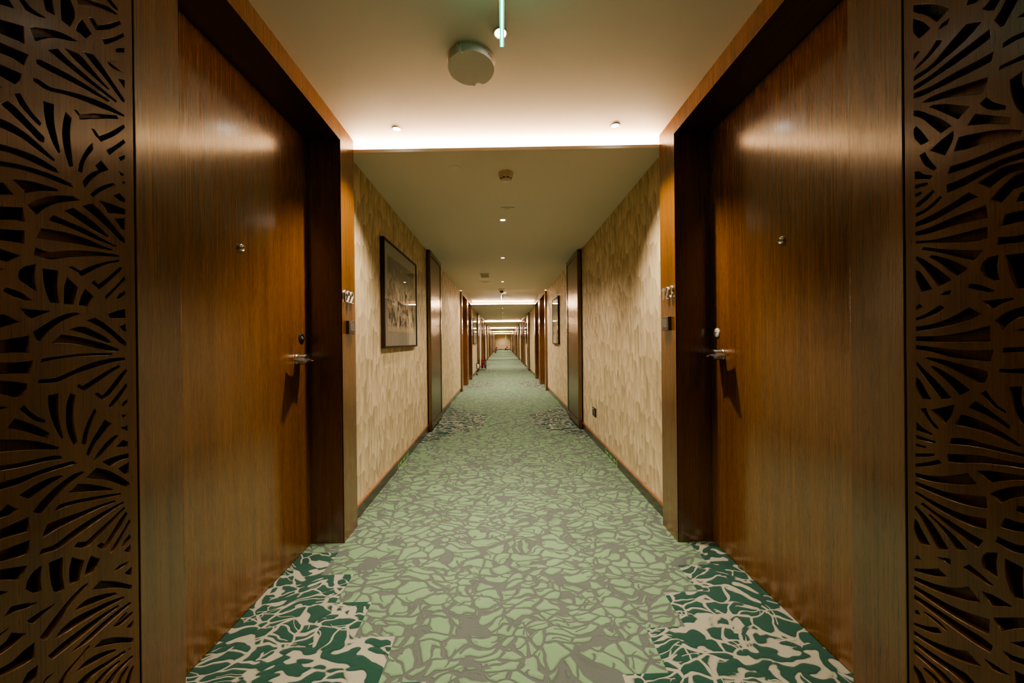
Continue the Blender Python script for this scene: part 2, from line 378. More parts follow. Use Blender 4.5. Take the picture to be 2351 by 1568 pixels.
CUT_L='667,1788 685,1805 695,1791 684,1785 667,1776;699,1819 705,1825 718,1815 741,1815 731,1808 712,1803;737,1856 752,1871 756,1834 743,1831;767,1874 776,1894 780,1898 791,1869 782,1833 768,1835;793,1910 797,1914 832,1933 858,1947 878,1948 872,1943 832,1924 798,1897;846,1963 855,1972 877,1962 878,1958 870,1954;886,2002 891,2007 891,1991;667,1748 708,1768 709,1735 701,1734 667,1725;717,1773 728,1783 756,1802 776,1810 795,1813 779,1802 755,1787 738,1770 726,1755;805,1870 822,1853 811,1833 793,1836 798,1854;818,1885 826,1891 834,1882 854,1902 882,1936 884,1930 858,1895 832,1870 827,1874;844,1859 864,1879 890,1913 891,1906 869,1876 849,1851;872,1858 877,1866 891,1877 891,1867 874,1854;853,1816 863,1816 884,1814 865,1809 858,1810;876,1792 891,1799 891,1779 885,1785;667,1708 714,1718 708,1693 694,1695 666,1687;666,1668 704,1673 702,1660 695,1647 687,1647 666,1650;666,1627 678,1629 666,1620;745,1753 761,1768 768,1764 795,1754 872,1736 871,1731 812,1739 773,1747;773,1779 797,1787 804,1785 831,1767 858,1752 853,1750 812,1762 787,1771;807,1800 825,1808 837,1800 890,1751 890,1744 885,1743 853,1769 825,1787;727,1718 733,1723 789,1729 858,1726 854,1722 789,1717 742,1711 727,1711;722,1678 728,1681 748,1679 767,1687 806,1702 849,1712 889,1712 888,1708 855,1701 812,1692 772,1682 742,1670 722,1673;787,1659 793,1661 798,1654 824,1674 850,1688 872,1700 876,1695 862,1687 836,1671 798,1645 796,1652;695,1628 702,1634 709,1621 721,1606 732,1596 730,1589 715,1600 703,1611;676,1596 685,1608 694,1604 715,1587 737,1570 736,1560 729,1559 706,1577 687,1590;665,1568 691,1568 717,1558 753,1534 752,1530 731,1538 701,1551 665,1554;737,1643 753,1647 752,1628 754,1600 762,1555 760,1550 752,1564 741,1599 738,1622;773,1644 782,1638 779,1606 781,1570 784,1536 778,1531 770,1564 767,1595 769,1622;820,1637 825,1639 835,1628 861,1656 888,1688 890,1683 868,1651 838,1619 834,1623 828,1626;850,1605 868,1626 887,1651 891,1646 871,1619 855,1597;821,1605 822,1594 810,1569 803,1548 801,1530 793,1529 796,1546 803,1568 811,1588;876,1601 887,1613 890,1614 889,1606 880,1596;874,1570 887,1565 881,1560;882,1548 889,1548 886,1542;838,1575 853,1561 834,1544 816,1519 805,1498 802,1510 808,1524 822,1541 834,1551 827,1558;816,1488 828,1505 847,1523 863,1534 867,1532 850,1517 834,1501 821,1484;863,1504 876,1516 889,1507 888,1498 875,1499;833,1481 853,1483 889,1482 888,1469 869,1465 851,1459 842,1472;866,1451 888,1460 887,1431 881,1430;665,1520 699,1525 726,1525 755,1516 759,1509 750,1508 717,1512 690,1513 665,1508;665,1487 696,1496 728,1500 760,1500 780,1496 784,1490 765,1490 730,1491 699,1488 665,1479;690,1464 703,1469 723,1473 745,1474 756,1474 759,1471 740,1464 723,1456 708,1446 700,1456;664,1448 678,1452 691,1436 664,1425;710,1424 730,1444 755,1460 784,1471 796,1467 778,1458 757,1446 737,1428 724,1410;664,1404 703,1416 706,1390 693,1389 664,1380;800,1456 820,1469 833,1460 859,1436 886,1409 887,1398 879,1401 846,1428 821,1444;769,1434 784,1446 803,1438 827,1424 852,1405 849,1402 821,1411 792,1424;744,1408 750,1418 772,1414 809,1406 868,1386 865,1384 820,1392 775,1402 745,1405;723,1363 731,1385 749,1387 778,1389 808,1386 839,1379 859,1376 857,1373 826,1372 786,1370 751,1366;664,1364 705,1372 705,1347 693,1347 663,1344;663,1332 699,1323 682,1307 663,1310;719,1330 722,1344 743,1340 764,1348 797,1357 839,1364 874,1366 873,1362 835,1355 791,1343 764,1334 744,1326;663,1294 675,1292 663,1287;774,1316 781,1320 795,1312 808,1322 826,1333 851,1346 873,1355 873,1350 851,1341 832,1329 814,1315 797,1301 792,1309;696,1284 698,1295 707,1304 721,1311 719,1292 719,1277 722,1258 710,1267 699,1276;732,1305 756,1305 754,1273 757,1238 744,1238 735,1267;772,1295 790,1276 786,1261 782,1238 766,1238 767,1272;804,1275 820,1260 813,1251 808,1237 792,1238 796,1255;675,1252 680,1259 692,1256 703,1250 716,1239 703,1239 692,1243;816,1290 822,1296 829,1288 848,1307 875,1338 882,1338 864,1314 831,1277 825,1284;842,1262 864,1288 885,1317 887,1310 867,1285 845,1257;867,1260 872,1271 886,1281 887,1274 874,1263;699,1222 718,1221 742,1221 737,1217 723,1209 715,1203 706,1211;662,1205 677,1209 697,1196 683,1189 662,1181;848,1222 867,1231 886,1238 887,1217 855,1213;873,1194 886,1201 888,1183 883,1184;717,1177 735,1193 757,1210 784,1221 795,1219 776,1210 757,1197 739,1178 727,1159 722,1163;806,1205 822,1212 837,1203 863,1181 887,1157 887,1147 878,1152 849,1179 824,1197;773,1184 798,1191 818,1183 843,1168 854,1158 849,1155 824,1166 798,1177;746,1156 761,1173 781,1170 812,1162 843,1152 870,1140 869,1136 842,1139 806,1148 772,1155;662,1159 691,1165 710,1170 710,1137 691,1138 662,1136;728,1117 729,1124 749,1127 783,1131 818,1132 856,1131 856,1127 818,1127 783,1126 749,1122;723,1076 724,1083 748,1083 769,1091 794,1103 823,1113 855,1119 883,1120 885,1114 849,1108 817,1099 782,1088 753,1075;661,1121 691,1119 715,1121 710,1097 691,1098 661,1099;661,1088 686,1084 706,1077 706,1067 700,1056 691,1052 680,1059 661,1065;786,1062 792,1066 796,1060 817,1073 845,1090 870,1102 874,1098 848,1082 823,1065 799,1050;820,1040 824,1043 835,1034 851,1051 872,1078 885,1091 888,1086 872,1062 848,1033 835,1024;848,1009 861,1026 886,1056 888,1048 871,1024 851,1002;874,1002 880,1012 888,1017 888,1010 880,1002;875,982 885,980 879,972;873,951 888,952 888,940;738,1049 754,1051 753,1019 756,986 762,957 758,958 747,988 740,1018;775,1049 783,1043 779,1011 780,977 786,942 780,936 770,966 767,1000 769,1029;661,1045 680,1036 660,1032;696,1030 702,1037 710,1023 721,1010 733,1001 733,995 720,1002 706,1016;678,998 689,1014 705,1003 725,987 739,973 736,964 716,977 696,990;819,1008 822,1000 813,980 806,957 801,932 794,935 798,959 806,981;839,978 852,966 834,946 818,926 806,904 802,911 812,935 825,956;862,937 867,933 850,917 830,899 818,890 816,894 827,909 843,926;862,908 877,920 888,913 888,902;660,982 694,972 723,960 754,940 752,936 723,945 694,952 660,959;833,883 859,886 889,884 889,873 869,873 849,866 841,875;866,856 890,862 889,837 881,835;660,933 693,928 720,927 747,925 757,921 760,914 734,918 702,919 660,924;659,901 700,901 734,904 759,904 778,903 785,896 759,896 722,894 693,888 659,888;694,867 715,876 736,882 756,881 760,877 741,870 724,862 708,853 699,862;714,827 731,846 756,864 780,875 794,875 798,872 772,858 753,844 738,829 725,816 719,820;801,859 821,873 846,857 872,832 890,812 890,800 872,814 839,839 814,851;770,839 786,851 808,841 833,826 854,811 852,810 814,824 785,834;746,811 753,821 774,819 808,812 839,804 870,795 871,791 839,798 802,806 769,812;726,768 734,791 758,791 790,788 826,787 858,783 860,779 826,780 785,777 753,774 735,770;721,736 725,746 745,743 771,753 802,762 838,768 875,772 878,768 845,760 807,749 773,738 750,731 732,735;778,720 784,726 800,718 819,728 851,744 878,758 880,754 851,733 825,718 804,707 795,708;820,697 828,700 835,693 851,711 868,732 882,744 885,739 868,713 850,693 840,681 831,683;846,669 857,682 874,702 889,722 892,716 874,691 857,668 848,663;872,666 877,676 890,685 892,677 877,663;855,619 866,624 887,620 877,616 863,616;878,598 893,603 894,583 884,590;810,606 826,614 856,592 893,558 893,548 862,574 830,594;777,584 798,591 824,583 856,566 861,559 836,567 806,575;743,552 758,564 777,568 811,562 842,555 874,544 876,539 849,543 817,547 782,549 761,550;733,527 760,533 799,536 836,535 862,532 864,528 836,526 799,520 763,516 739,514;769,501 793,507 823,515 855,520 888,520 892,514 862,509 829,503 799,497;851,491 868,498 880,502 881,498 872,492 865,493 893,493 894,488 882,482 866,481 856,486;880,465 895,470 894,452;812,474 827,479 854,462 895,426 895,416 861,443 835,460;778,452 798,458 822,452 854,434 857,428 835,436 804,444;773,423 798,429 834,421 874,413 878,406 841,410 810,414 792,404;744,451 760,468 782,478 802,488 804,484 782,471 762,459 752,444;804,393 834,402 863,400 865,395 840,392 815,381;826,371 854,384 892,386 894,380 864,374 840,357;853,344 867,364 881,370 883,365 870,353 861,336;873,324 884,351 894,360 895,354 886,334 882,315;658,816 686,817 706,819 707,792 688,795 658,799;659,844 671,850 678,857 692,841 680,836 659,838;658,777 688,775 707,774 706,750 687,752 658,760;658,746 683,736 703,727 693,707 679,717 658,729;701,684 704,698 712,709 724,714 722,688 724,663 713,668;736,712 758,710 757,675 760,642 748,644 743,650 738,678;774,700 795,680 789,660 785,642 770,645 769,673;808,682 825,665 814,644 796,645 801,666;721,574 738,590 767,613 792,626 802,626 800,622 769,601 748,578 731,561 726,565;658,712 677,696 657,695;671,653 681,665 697,658 718,645 704,646 686,652;702,622 719,624 745,623 729,616 712,609 706,615;657,602 674,607 681,616 700,599 682,591 656,589;656,566 681,562 696,568 712,571 712,542 690,543 656,553;691,503 702,522 717,522 715,504 700,495;719,476 730,486 742,485 730,481 726,469'
CUT_R='812,1935 793,1920 764,1890 745,1865 767,1856 787,1890 812,1922;812,1904 794,1880 779,1852 801,1848 812,1873;765,1837 758,1844 745,1844 749,1834;716,1845 712,1861 693,1843 702,1837;692,1814 675,1825 664,1814 675,1797 684,1804;675,1776 666,1786 656,1806 640,1791 654,1768 662,1754 666,1755;644,1753 626,1755 627,1741;813,1807 811,1820 805,1821 800,1816;813,1781 806,1787 782,1800 768,1815 758,1807 765,1800 788,1787;813,1757 811,1767 776,1769 743,1790 717,1806 694,1791 705,1782 727,1771 754,1764 788,1757;813,1735 812,1745 777,1746 738,1754 705,1760 682,1764 682,1746 698,1743 728,1739 765,1736 801,1734;813,1716 812,1727 777,1720 738,1719 703,1716 677,1715 680,1699 703,1700 738,1704 777,1708 801,1712;795,1695 777,1696 744,1688 713,1679 686,1671 686,1664 693,1647 699,1646 723,1661 755,1677 783,1687;783,1675 777,1676 749,1659 713,1630 732,1616 749,1637 772,1664;813,1686 804,1681 783,1659 760,1633 743,1608 762,1604 778,1629 795,1656 813,1675;813,1643 809,1647 801,1634 784,1598 799,1598 812,1623;781,1575 761,1587 740,1595 742,1576 755,1550;802,1575 792,1577 785,1558 770,1529 775,1526 793,1550;697,1626 688,1632 680,1618 660,1597 661,1590 676,1599 690,1613;716,1593 705,1609 681,1591 654,1569 656,1559 683,1576 704,1587;739,1551 731,1576 719,1573 690,1564 659,1550 639,1536 641,1529 663,1536 690,1542 716,1544;750,1507 745,1521 714,1518 681,1519 651,1520 628,1514 628,1502 664,1506 695,1505 724,1505;752,1466 752,1484 734,1485 700,1490 668,1496 628,1494 628,1482 664,1484 695,1477 724,1469;701,1465 681,1474 659,1480 628,1473 628,1460 655,1463 672,1456 684,1447 690,1454;682,1424 664,1444 647,1456 628,1456 628,1433 651,1430 668,1411;649,1406 641,1420 628,1416 628,1400;664,1712 662,1721 650,1722 627,1716 627,1708 646,1712;669,1673 667,1679 650,1678 627,1675 627,1665 646,1670 658,1672;654,1642 638,1647 639,1623 627,1586 628,1553 642,1576 650,1602 653,1625;812,1541 805,1539 796,1528 778,1516 781,1510 812,1524;812,1509 799,1508 787,1504 787,1499 802,1500 812,1501;812,1489 799,1489 799,1484 806,1481 812,1483;811,1456 809,1465 790,1475 777,1484 775,1477 788,1465 803,1456;811,1434 810,1442 791,1446 764,1464 761,1459 776,1446 797,1436;812,1410 811,1420 779,1428 745,1439 716,1452 702,1437 720,1433 745,1424 779,1413;811,1389 811,1398 779,1401 740,1409 707,1413 690,1416 687,1388 710,1390 740,1390 779,1387;670,1365 662,1386 650,1387 628,1384 629,1364 652,1366;675,1330 672,1345 650,1340 629,1342 629,1326 648,1327 658,1329;811,1371 811,1376 779,1370 740,1369 705,1371 688,1371 688,1347 703,1346 740,1354 779,1364;799,1353 796,1358 768,1347 728,1334 694,1325 708,1307 730,1318 762,1336;785,1332 781,1336 762,1326 741,1313 717,1293 735,1280 752,1298 768,1317;811,1334 810,1340 798,1331 768,1300 745,1273 768,1263 786,1294 798,1314;812,1292 811,1308 804,1303 780,1258 801,1255;765,1243 757,1249 746,1251 749,1241;698,1286 695,1299 687,1308 672,1310 674,1285 671,1260 678,1260 692,1271;662,1307 629,1305 629,1237 649,1240 656,1266;719,1252 714,1260 696,1253 678,1240 685,1238 701,1244;695,1221 674,1222 652,1223 652,1219 667,1214 680,1203;812,1214 811,1222 805,1227 799,1220;812,1188 812,1194 792,1203 766,1220 758,1214 780,1199;812,1163 812,1173 781,1178 747,1191 717,1210 697,1195 716,1184 747,1174 781,1167;812,1140 812,1150 769,1151 726,1158 685,1171 684,1138 707,1138 742,1137 781,1138;813,1120 812,1129 799,1128 758,1123 716,1120 680,1122 685,1098 712,1100 748,1104 781,1114;794,1099 790,1102 758,1097 722,1087 690,1078 689,1068 694,1054 702,1052 722,1064 753,1082;784,1080 780,1083 759,1071 735,1053 716,1036 734,1022 748,1041 767,1063;813,1083 811,1090 799,1076 770,1044 747,1015 765,1009 782,1033 799,1060;813,1031 812,1053 806,1048 784,1005 801,1004;678,1180 661,1196 629,1208 630,1189 653,1180 668,1160;649,1160 630,1169 630,1157;669,1117 666,1126 630,1130 630,1120;673,1078 672,1084 651,1086 630,1091 630,1079 660,1077;658,1050 642,1054 642,1019 630,995 631,972 646,989 654,1017;700,1031 692,1039 684,1024 674,1010 664,1003 664,996 677,1005 690,1020;720,999 708,1014 698,1008 677,991 658,975 659,966 675,978 698,990;742,957 731,982 712,979 684,968 660,954 642,940 648,937 671,948 698,955 722,957;753,912 747,927 723,932 694,930 662,927 631,926 631,920 667,920 698,920 728,917;804,980 794,984 788,966 770,942 774,938 788,953;784,981 762,991 742,1001 746,980 758,956 770,968;814,927 813,948 803,937 782,927 784,923 800,925;814,907 814,916 797,913 776,911 777,907 797,906;815,889 814,895 794,894 796,889;816,863 815,871 780,882 778,878 792,871;816,838 816,846 792,858 771,871 765,865 783,854;756,872 755,889 728,897 694,904 663,905 631,909 631,900 667,895 703,887 733,877;706,870 689,876 663,881 631,885 631,880 659,869 687,853 694,860;687,830 672,845 654,858 631,870 631,851 655,836 671,819;816,815 816,824 789,828 755,840 721,859 706,842 728,832 760,822 789,816;816,795 816,804 789,803 755,804 723,812 693,822 691,798 714,792 744,789 783,791;817,775 815,781 789,774 755,769 724,769 693,777 693,755 714,751 744,753 778,760;806,754 802,760 778,749 744,740 719,733 698,729 706,710 724,716 755,729 784,743;818,737 816,746 802,736 778,713 754,678 773,667 790,696 805,721;791,735 788,739 766,726 745,714 723,695 740,685 756,705 775,724;819,686 818,714 813,710 802,690 787,666 808,660;819,617 816,626 812,629 806,622;775,648 752,659 751,644;820,588 819,594 796,607 773,623 758,616 767,609 791,597;820,564 820,574 791,580 762,590 740,602 721,618 702,599 720,589 751,577 785,568;821,543 820,552 791,553 757,555 725,561 689,574 690,542 710,538 746,536 785,538;821,520 820,530 791,530 757,528 725,527 703,528 685,524 688,507 710,505 746,508 785,514;821,484 818,495 813,497 808,490;803,502 797,505 774,504 757,495 762,492 782,497;822,455 821,462 798,472 774,488 768,481 786,467 807,459;822,432 821,442 798,444 763,456 741,467 724,479 703,466 721,455 752,442 786,435;822,410 822,419 792,420 757,423 726,429 706,418 724,401 752,407 786,406;822,388 822,398 792,395 763,393 742,383 755,370 786,382;823,350 822,360 808,355 794,332 808,318 817,339;804,367 801,373 780,372 763,362 775,350 789,361;730,654 720,666 707,660 682,647 691,644 710,649;700,687 698,698 692,708 677,717 679,694 677,666 684,669 698,673;666,712 642,709 643,681 642,649 655,644 663,668 666,690;700,623 686,627 656,625 669,616 686,604;683,582 664,597 632,622 633,603 656,582 673,563;680,737 676,750 664,748 651,748 632,756 632,741 653,732 666,733;674,770 666,792 653,792 632,795 632,781 655,773;653,812 648,824 631,829 632,814;660,552 633,579 633,563 650,554;670,527 656,529 633,540 633,529 661,516;698,487 683,488 661,487 674,479 687,476'
# ------------------------------------------------------------------ dimensions (metres; x across, y along, z up)
XF = {-1: -.9191, 1: .9823}      # face of the timber door surrounds
XD = {-1: -1.1076, 1: 1.1802}    # face of the door leaves
XW = {-1: -.9611, 1: 1.0304}     # wallpapered wall face
SIDE = {-1: 'left', 1: 'right'}
ORD = ['nearest', 'second nearest', 'third', 'fourth', 'fifth', 'farthest']
# doorway bays: start, first opening, post, second opening, end ; ceiling height ; opening height
BAYS = [
    None,
    dict(y=(8.07, 8.22, 9.23, 9.61, 10.59, 10.85), zc=2.375, ho=2.23),
    dict(y=(15.86, 16.02, 17.08, 17.46, 18.52, 19.15), zc=2.265, ho=2.16),
    dict(y=(23.9, 24.1, 25.3, 25.7, 26.9, 27.6), zc=2.215, ho=2.11),
    dict(y=(32.3, 32.5, 33.8, 34.2, 35.9, 36.6), zc=2.165, ho=2.05),
    dict(y=(40.6, 40.8, 41.9, 42.2, 43.5, 44.0), zc=2.12, ho=2.0),
]
A1 = {-1: dict(zi=2.0484, ze=2.2347, zn=1.0372, zg=.9141), 1: dict(zi=1.971, ze=2.1608, zn=.9714, zg=.8368)}
ZC1, HO1 = 2.411, 2.311
SOFFIT = [2.337, 2.260, 2.175, 2.120, 2.085, 2.03]      # height at the near lip
SOFFIT_FAR = [2.300, 2.190, 2.140, 2.090, 2.050, 2.03]  # height at the far lip
SECT = [(2.2, 8.07), (10.85, 15.86), (19.15, 23.9), (27.6, 32.3), (36.6, 40.6), (44.0, 46.0)]
END_Y = 46.0
def SZ(i, y):
    a, b = SECT[i]; t = min(max((y-a)/(b-a), 0), 1)
    return SOFFIT[i]+(SOFFIT_FAR[i]-SOFFIT[i])*t
door_no = [0]

# ------------------------------------------------------------------ floor, ends
tag(obj('floor', boxes((-1.35, 1.4, -1.6, 46.3, -.06, 0)), M['carpet']),
    'sculpted green carpet with grey veins and dark green stepped corner patterns', 'floor', kind='structure')
tag(obj('wall_end', boxes((-1.35, 1.4, END_Y, END_Y+.1, 0, 2.4)), M['plaster']),
    'plain tan wall closing the far end of the corridor', 'wall', kind='structure')
tag(obj('wall_back', boxes((-1.35, 1.4, -1.7, -1.6, 0, 2.6)), M['plaster']),
    'plain wall behind the viewpoint', 'wall', kind='structure')

# ------------------------------------------------------------------ ceilings, soffits and coves
def edge_y(x):        # the first soffit edge runs slightly askew
    f = (x - XF[-1])/(XF[1]-XF[-1])
    return A1[-1]['ze'] + f*(A1[1]['ze']-A1[-1]['ze'])
bm = boxes((-1.3, 1.35, -1.6, 2.45, ZC1, ZC1+.06))
tag(obj('ceiling', bm, M['ceiling']), 'raised plaster ceiling of the nearest doorway bay with bright cove at its edge', 'ceiling', kind='structure')
for i, b in enumerate(BAYS[1:], 1):
    y = b['y']
    tag(obj('ceiling', boxes((-1.3, 1.35, y[0]-.3, y[5]+.2, b['zc'], b['zc']+.06)), M['ceiling']),
        'raised plaster ceiling of the %s doorway bay' % ORD[i], 'ceiling', kind='structure')

def cove(name_label, p0, p1, z):
    """LED strip lying on top of a soffit lip, running across the corridor"""
    bm = bmesh.new()
    prism(bm, [(p0[0], p0[1]), (p1[0], p1[1]), (p1[0], p1[1]+.018), (p0[0], p0[1]+.018)], z, z+.024)
    tag(obj('cove_light_strip', bm, M['cove']), name_label, 'cove light', 'warm cove light strips above the soffits')

for i, (ya, yb) in enumerate(SECT):
    z = SOFFIT[i]; bm = bmesh.new()
    zt = (ZC1 if i == 0 else BAYS[i]['zc']) if i < 6 else z+.1
    if i == 0:
        near = [(-1.0, edge_y(-1.0)), (1.08, edge_y(1.08))]
    else:
        near = [(-1.0, ya), (1.08, ya)]
    ye = yb-.09 if i < 5 else yb
    far = [(1.08, ye), (-1.0, ye)]
    lo = [bm.verts.new((px, py, SZ(i, py))) for px, py in near+far]; hi = [bm.verts.new((px, py, SZ(i, py)+.02)) for px, py in near+far]
    bm.faces.new(lo[::-1]); bm.faces.new(hi)
    for k in range(4): bm.faces.new((lo[k], lo[(k+1) % 4], hi[(k+1) % 4], hi[k]))
    tag(obj('ceiling', bm, M['ceiling']), 'lowered plaster soffit over the %s wallpapered stretch' % ORD[i], 'ceiling', kind='structure')
    # closing upstand set back behind the lip
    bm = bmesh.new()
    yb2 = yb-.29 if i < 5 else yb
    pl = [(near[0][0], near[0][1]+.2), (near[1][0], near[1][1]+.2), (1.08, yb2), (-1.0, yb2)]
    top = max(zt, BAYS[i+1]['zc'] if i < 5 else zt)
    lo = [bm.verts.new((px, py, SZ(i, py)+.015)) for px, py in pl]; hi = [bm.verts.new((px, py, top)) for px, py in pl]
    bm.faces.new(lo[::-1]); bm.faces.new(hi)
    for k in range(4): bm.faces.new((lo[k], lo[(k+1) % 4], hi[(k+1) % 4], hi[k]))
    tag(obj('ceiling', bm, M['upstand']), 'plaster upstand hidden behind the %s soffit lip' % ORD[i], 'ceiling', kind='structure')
    yy = (edge_y(-.97), edge_y(1.03)) if i == 0 else (ya, ya)
    cove('warm light strip glowing along the far edge of the %s doorway bay ceiling' % ORD[i], (-.96, yy[0]+.05), (1.03, yy[1]+.05), z+.02)
    if i < 5:
        cove('warm light strip glowing along the near edge of the %s doorway bay ceiling' % ORD[i+1], (-.96, ye-.068), (1.03, ye-.068), SZ(i, ye)+.02)

# ------------------------------------------------------------------ walls, baseboards
def band(side, y0, y1, where):
    s = side; xw = XW[s]; d = -s
    b = obj('baseboard_%s' % SIDE[s], boxes((xw, xw+d*.008, y0, y1, 0, .076)), M['wood_dark'])
    tag(b, 'dark baseboard with reddish wooden cap, %s wall, %s stretch' % (SIDE[s], where), 'baseboard', kind='structure')
    bm = bmesh.new()
    n = 5
    pts = [(xw, .076), (xw+d*.014, .076), (xw+d*.014, .086), (xw+d*.010, .093), (xw+d*.004, .096), (xw, .096)]
    a = [bm.verts.new((x, y0, z)) for x, z in pts]; c = [bm.verts.new((x, y1, z)) for x, z in pts]
    bm.faces.new(a); bm.faces.new(c[::-1])
    for k in range(len(pts)):
        bm.faces.new((a[k], a[(k+1) % len(pts)], c[(k+1) % len(pts)], c[k]))
    o = obj('cap_moulding', bm, M['wood_red'], b); o['label'] = 'reddish wooden cap strip'

for s in (-1, 1):
    for i, (ya, yb) in enumerate(SECT):
        if i == 0: ya = A1[s]['ze']
        tag(obj('wall_%s' % SIDE[s], boxes((XW[s], XW[s]+s*.2, ya, yb, 0, max(BAYS[i+1]['zc'] if i < 5 else 0, ZC1 if i == 0 else BAYS[i]['zc']))), M['paper']),
            'cream feather-pattern wallpapered wall, %s side, %s stretch' % (SIDE[s], ORD[i]), 'wall', kind='structure')
        band(s, ya, yb, ORD[i])

b = obj('baseboard_end', boxes((-.95, 1.02, END_Y-.01, END_Y, 0, .09)), M['wood_dark'])
tag(b, 'dark baseboard along the far end wall', 'baseboard', kind='structure')

# ------------------------------------------------------------------ door hardware
def peephole(s, x, y, z, parent):
    d = (-s, 0, 0)
    bm = lathe(bmesh.new(), [(0, .0045), (.006, .0045), (.0075, .003), (.0105, .0075), (.0135, .0085), (.015, .0075), (.0155, .004), (.0155, 0)], (x, y, z), d, 36)
    o = obj('peephole', bm, M['chrome'], parent, smooth=True); o['label'] = 'chrome peephole ring'
    bm = lathe(bmesh.new(), [(0, .0052), (.0052, .0050), (.0056, .0042)], (x, y, z), d, 24)
    obj('lens', bm, M['darkbox'], o, smooth=True)

def lock(s, x, y, z, parent, black):
    d = (-s, 0, 0)
    bm = lathe(bmesh.new(), [(0, .0055), (.021, .0055), (.0245, .004), (.026, 0)], (x, y, z), d, 40)
    o = obj('lock_plate', bm, M['black'] if black else M['ivory'], parent, smooth=True)
    o['label'] = 'round black lock plate' if black else 'round ivory lock plate'
    if black:
        bm = lathe(bmesh.new(), [(.0035, .0058), (.0048, .0072), (.0072, .0072), (.0082, .0056)], (x, y, z), d, 24)
        obj('key_ring', bm, M['chrome'], o, smooth=True)
    else:
        obj('key_slot', boxes((x-s*.0050, x-s*.0061, y-.007, y+.007, z-.0015, z+.002)), M['slot'], o)

def handle(s, x, y, z, parent):
    d = -s
    bm = lathe(bmesh.new(), [(.0295, 0), (.0295, .003), (.0285, .005), (.0275, .006), (.0275, .050), (.0265, .053), (0, .053)], (x, y, z), (d, 0, 0), 40)
    h = obj('handle', bm, M['steel'], parent, smooth=True); h['label'] = 'satin steel lever handle'
    bm = bmesh.new(); n, m = 18, 8; top = []; bot = []
    for i in range(n+1):
        t = i/n; yy = y+.020-.112*t
        wave = .0035*math.sin(t*4.2)
        x0 = .026+.010*math.sin(t*3.0)-.006*t; x1 = .074+.010*t-.008*math.sin(t*5.2)
        rt, rb = [], []
        for j in range(m+1):
            q = j/m; xx = x+d*(x0+(x1-x0)*q)
            zz = z+.001+wave-.010*q*q+.004*(1-q)
            rt.append(bm.verts.new((xx, yy, zz+.0022))); rb.append(bm.verts.new((xx, yy, zz-.0022)))
        top.append(rt); bot.append(rb)
    for i in range(n):
        for j in range(m):
            bm.faces.new((top[i][j], top[i+1][j], top[i+1][j+1], top[i][j+1]))
            bm.faces.new((bot[i][j], bot[i][j+1], bot[i+1][j+1], bot[i+1][j]))
        bm.faces.new((top[i][0], bot[i][0], bot[i+1][0], top[i+1][0]))
        bm.faces.new((top[i][m], top[i+1][m], bot[i+1][m], bot[i][m]))
    for j in range(m):
        bm.faces.new((top[0][j], top[0][j+1], bot[0][j+1], bot[0][j])); bm.faces.new((top[n][j], bot[n][j], bot[n][j+1], top[n][j+1]))
    obj('lever', bm, M['steel'], h, smooth=True)

def door(s, y0, o0, o1, y1, ho, hc, label, lead=True):
    """surround from y0 to y1, opening from o0 to o1; returns the door's empty"""
    door_no[0] += 1
    xf, xd = XF[s], XD[s]; xb = xd+s*.05
    e = empty('door_%d' % door_no[0], (xd, (o0+o1)/2, 0)); tag(e, label, 'door', kind='structure')
    bm = bmesh.new()
    if y0 < o0: box(bm, xf, xb, y0, o0, 0, hc)
    box(bm, xf, xb, o1, y1, 0, hc)
    f = obj('side_jamb', bm, M['wood'], e, bevel=.0015)
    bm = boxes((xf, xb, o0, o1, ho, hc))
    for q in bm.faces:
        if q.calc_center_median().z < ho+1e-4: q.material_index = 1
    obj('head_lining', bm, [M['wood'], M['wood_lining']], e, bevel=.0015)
    # fine projecting bead round the opening
    g = -s*.0018
    bm = boxes((xf+g, xf+s*.004, o1, o1+.0035, 0, ho+.0035), (xf+g, xf+s*.004, o0, o1+.0035, ho, ho+.0035))
    obj('edge_bead', bm, M['wood_red'], e)
    obj('door_leaf', boxes((xd, xd+s*.045, o0+.002, o1-.003, .004, ho-.002)), M['wood_door'], e)
    return e

# ------------------------------------------------------------------ carved screens
def parse(t): return [[tuple(int(v)/1000 for v in p.split(',')) for p in q.split()] for q in t.split(';')]

def soften(P):
    """round the gentle bends of a cut-out, keep its sharp corners"""
    n = len(P); out = []
    def sharp(i):
        a, b, c = Vector(P[i-1]), Vector(P[i]), Vector(P[(i+1) % n])
        u, v = b-a, c-b
        if u.length < 1e-6 or v.length < 1e-6: return True
        return abs(u.angle_signed(v)) > math.radians(38)
    sh = [sharp(i) for i in range(n)]
    for i in range(n):
        p1, p2 = Vector(P[i]), Vector(P[(i+1) % n]); L = (p2-p1).length
        out.append(tuple(p1))
        if L < .018: continue
        p0 = Vector(P[i-1]); p3 = Vector(P[(i+2) % n])
        def tan(a, b, m):
            d = (b-a); return d.normalized()*L if d.length > 1e-6 else p2-p1
        t1 = (p2-p1) if sh[i] else tan(p0, p2, 0)
        t2 = (p2-p1) if sh[(i+1) % n] else tan(p1, p3, 0)
        if sh[i] and sh[(i+1) % n]: continue
        for t in (.25, .5, .75):
            h1 = 2*t**3-3*t**2+1; h2 = t**3-2*t**2+t; h3 = -2*t**3+3*t**2; h4 = t**3-t**2
            out.append(tuple(p1*h1+t1*h2+p2*h3+t2*h4))
    return out

